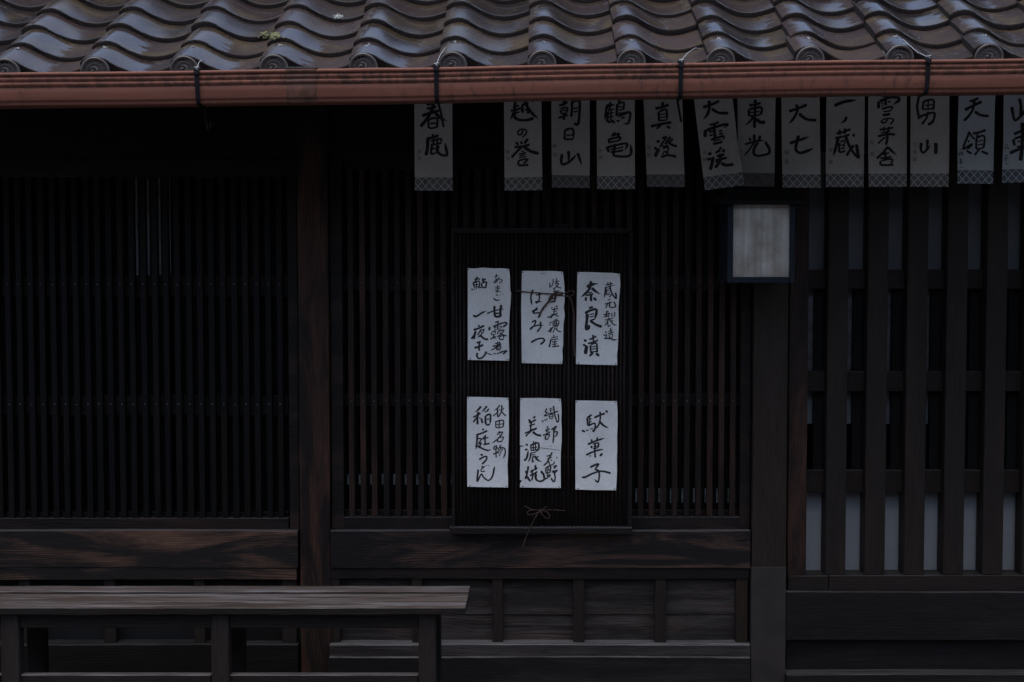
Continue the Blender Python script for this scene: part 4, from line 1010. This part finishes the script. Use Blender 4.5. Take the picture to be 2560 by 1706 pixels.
  'clean white notice with one column of three large characters, lower right of the board', '''
26:260,388 275,514; 26:258,387 329,343; 16:285,420 327,400; 16:285,460 327,445; 16:296,375 296,512; 24:275,512 370,475 377,550 355,594 338,570; 26:176,577 229,603; 18:238,580 277,575; 14:298,562 352,545;
28:366,392 440,355 529,323; 22:451,296 456,400 430,500 387,549; 30:450,450 510,510 581,542; 28:538,277 568,313;
26:265,792 400,735 520,698; 22:325,711 336,773; 20:416,681 406,743; 24:319,808 331,853; 22:345,790 427,770 422,842; 14:350,825 412,815; 18:345,857 422,840; 22:381,788 381,994; 26:240,952 370,895 505,864; 30:299,958 312,972; 28:494,927 447,973;
28:300,1137 420,1085 422,1105 370,1170; 24:372,1168 430,1190 441,1270 420,1355 366,1313; 26:180,1274 220,1286 350,1225 480,1195 616,1227;
7:130,258; 7:635,1157'''),
]
for i, (org, left, right, top, bottom, lab, ink) in enumerate(NOT):
    make_paper('paper_notice', lab, 'paper notice', 'paper notices on the board', org, 6.03, YB - .0012,
               left, right, top, bottom, ink, PN, (.0012*random.choice((1, 1.5)), .0010, .0015, .0015, random.uniform(.2, .6)), bold=1.32,
               pins=[(left[0][1]+16, left[0][0]+18), (right[0][1]-20, right[0][0]+20), (bottom[0][0]+40, bottom[0][1]-16), (bottom[-1][0]-24, bottom[-1][1]-18)])

# ------------------------------------------------------------------ twine
def twine(name, label, paths, Y, r=.0025):
    b = MB()
    for pts in paths:
        c = catmull(pts, 3.0)
        for ph in (0, math.pi):
            q = []
            for i, (x, y) in enumerate(c):
                p = W(x, y, Y); a = i*1.1 + ph
                q.append(p + Vector((math.cos(a)*r*.6, math.sin(a)*r*.6 - .0015*math.sin(i*.35), random.uniform(-.0003, .0003))))
            b.tube(q, r*.75, 5)
    tag(b.build(name, M['twine'], smooth=True), label, 'twine')
T1 = lambda x, y: (1285 + x/6.03, 660 + y/6.03)
twine('twine_knot', 'knotted brown twine across the upper middle notice',
      [[T1(30, 402), T1(200, 425), T1(400, 440), T1(600, 455)],
       [T1(560, 470), T1(640, 430), T1(740, 440), T1(700, 480), T1(600, 470), T1(660, 440)],
       [T1(600, 450), T1(720, 480), T1(840, 490), T1(915, 440), T1(860, 405), T1(740, 450), T1(620, 470)],
       [T1(600, 470), T1(540, 500), T1(530, 560), T1(590, 570), T1(630, 500), T1(600, 455)],
       [T1(590, 480), T1(500, 590), T1(420, 690), T1(370, 800)], [T1(580, 500), T1(470, 640), T1(385, 760)],
       [T1(790, 470), T1(850, 520), T1(880, 620), T1(905, 800), T1(900, 1050), T1(915, 1400)]], YB - .009)
T2 = lambda x, y: (750 + x/2.736, 1250 + y/2.736)
twine('twine_bow', 'small brown twine bow near the bottom of the board',
      [[T2(1535, 42), T2(1590, 65), T2(1645, 72), T2(1720, 68), T2(1815, 74)],
       [T2(1645, 72), T2(1590, 68), T2(1550, 85), T2(1565, 102), T2(1600, 98), T2(1645, 74)],
       [T2(1640, 74), T2(1660, 105), T2(1690, 128), T2(1710, 118), T2(1690, 85), T2(1645, 70)],
       [T2(1690, 45), T2(1650, 70), T2(1610, 120), T2(1560, 220), T2(1522, 322)], [T2(1640, 65), T2(1660, 80), T2(1630, 82)]], YB - .022, .0014)

# ------------------------------------------------------------------ wall lamp
lamp = empty('wall_lamp'); tag(lamp, 'square navy framed wall lamp with stained milky pane, unlit', 'lamp')
YL, YLb = 5.06, 5.352
T3 = lambda x, y: (1780 + x/5.225, 440 + y/5.225)
lx0, lx1 = XX(1819, 610, YL), XX(1987, 610, YL); lz0, lz1 = ZX(708, YL), ZX(512, YL)
px0, px1 = XX(1833, 610, YL), XX(1974.5, 610, YL); pz0, pz1 = ZX(693, YL), ZX(516, YL)
b = MB()
b.box(lx0, px0, YL, YL+.022, lz0, lz1); b.box(px1, lx1, YL, YL+.022, lz0, lz1); b.box(px0+.0004, px1-.0004, YL+.0005, YL+.022, lz0, pz0)
b.build('frame', M['lamp'], lamp, bevel=.0015)
b = MB()
b.box(lx0+.004, lx0+.012, YL+.0225, YLb-.002, lz0+.004, lz1); b.box(lx1-.012, lx1-.004, YL+.0225, YLb-.002, lz0+.004, lz1)
b.box(lx0+.0125, lx1-.0125, YL+.0225, YLb-.002, lz0+.004, lz0+.012)
b.box(lx0+.0125, lx1-.0125, YLb-.010, YLb-.002, lz0+.0125, lz1)
b.build('housing', M['lamp'], lamp, bevel=.001)
b = MB(); ex = .030; r0 = lz1 + .0005
vs = [(lx0-ex, YL-.03, r0), (lx1+ex, YL-.03, r0), (lx1+ex, YLb-.001, r0), (lx0-ex, YLb-.001, r0),
      (lx0-ex, YL-.03, r0+.012), (lx1+ex, YL-.03, r0+.012), (lx1+ex, YLb-.001, r0+.028), (lx0-ex, YLb-.001, r0+.028),
      (lx0+.02, YL+.06, r0+.055), (lx1-.02, YL+.06, r0+.055), (lx1-.02, YLb-.001, r0+.060), (lx0+.02, YLb-.001, r0+.060)]
b.add(vs, [(0,3,2,1), (0,1,5,4), (1,2,6,5), (2,3,7,6), (3,0,4,7), (4,5,9,8), (5,6,10,9), (6,7,11,10), (7,4,8,11), (8,9,10,11)])
b.build('roof_cap', M['lamp_roof'], lamp, bevel=.0015)
def milky():
    m, nt, p = newmat('stained_milky_pane')
    v = coords(nt, (22, 1, .8), False); n1 = noise(nt, v, 3, 4, .6); v2 = coords(nt, (1, 1, 1), False); n2 = noise(nt, v2, 9, 5, .6); n3 = noise(nt, v2, 70, 4, .7)
    c = ramp(nt, n1, [(.32, (.31, .285, .245)), (.5, (.40, .375, .33)), (.68, (.50, .48, .43))])
    c = mix(nt, math_(nt, 'MULTIPLY', ramp(nt, n2, [(.42, (0, 0, 0)), (.66, (1, 1, 1))]), .75), c, (.22, .172, .135))
    c = mix(nt, math_(nt, 'MULTIPLY', ramp(nt, n3, [(.68, (0, 0, 0)), (.74, (1, 1, 1))]), .5), c, (.2, .18, .16))
    nt.links.new(c, p.inputs['Base Color']); p.inputs['Roughness'].default_value = .45
    return m
b = MB(); b.box(px0-.004, px1+.004, YL+.012, YL+.016, pz0-.004, lz1); b.build('milky_pane', milky(), lamp)
settle(lamp)
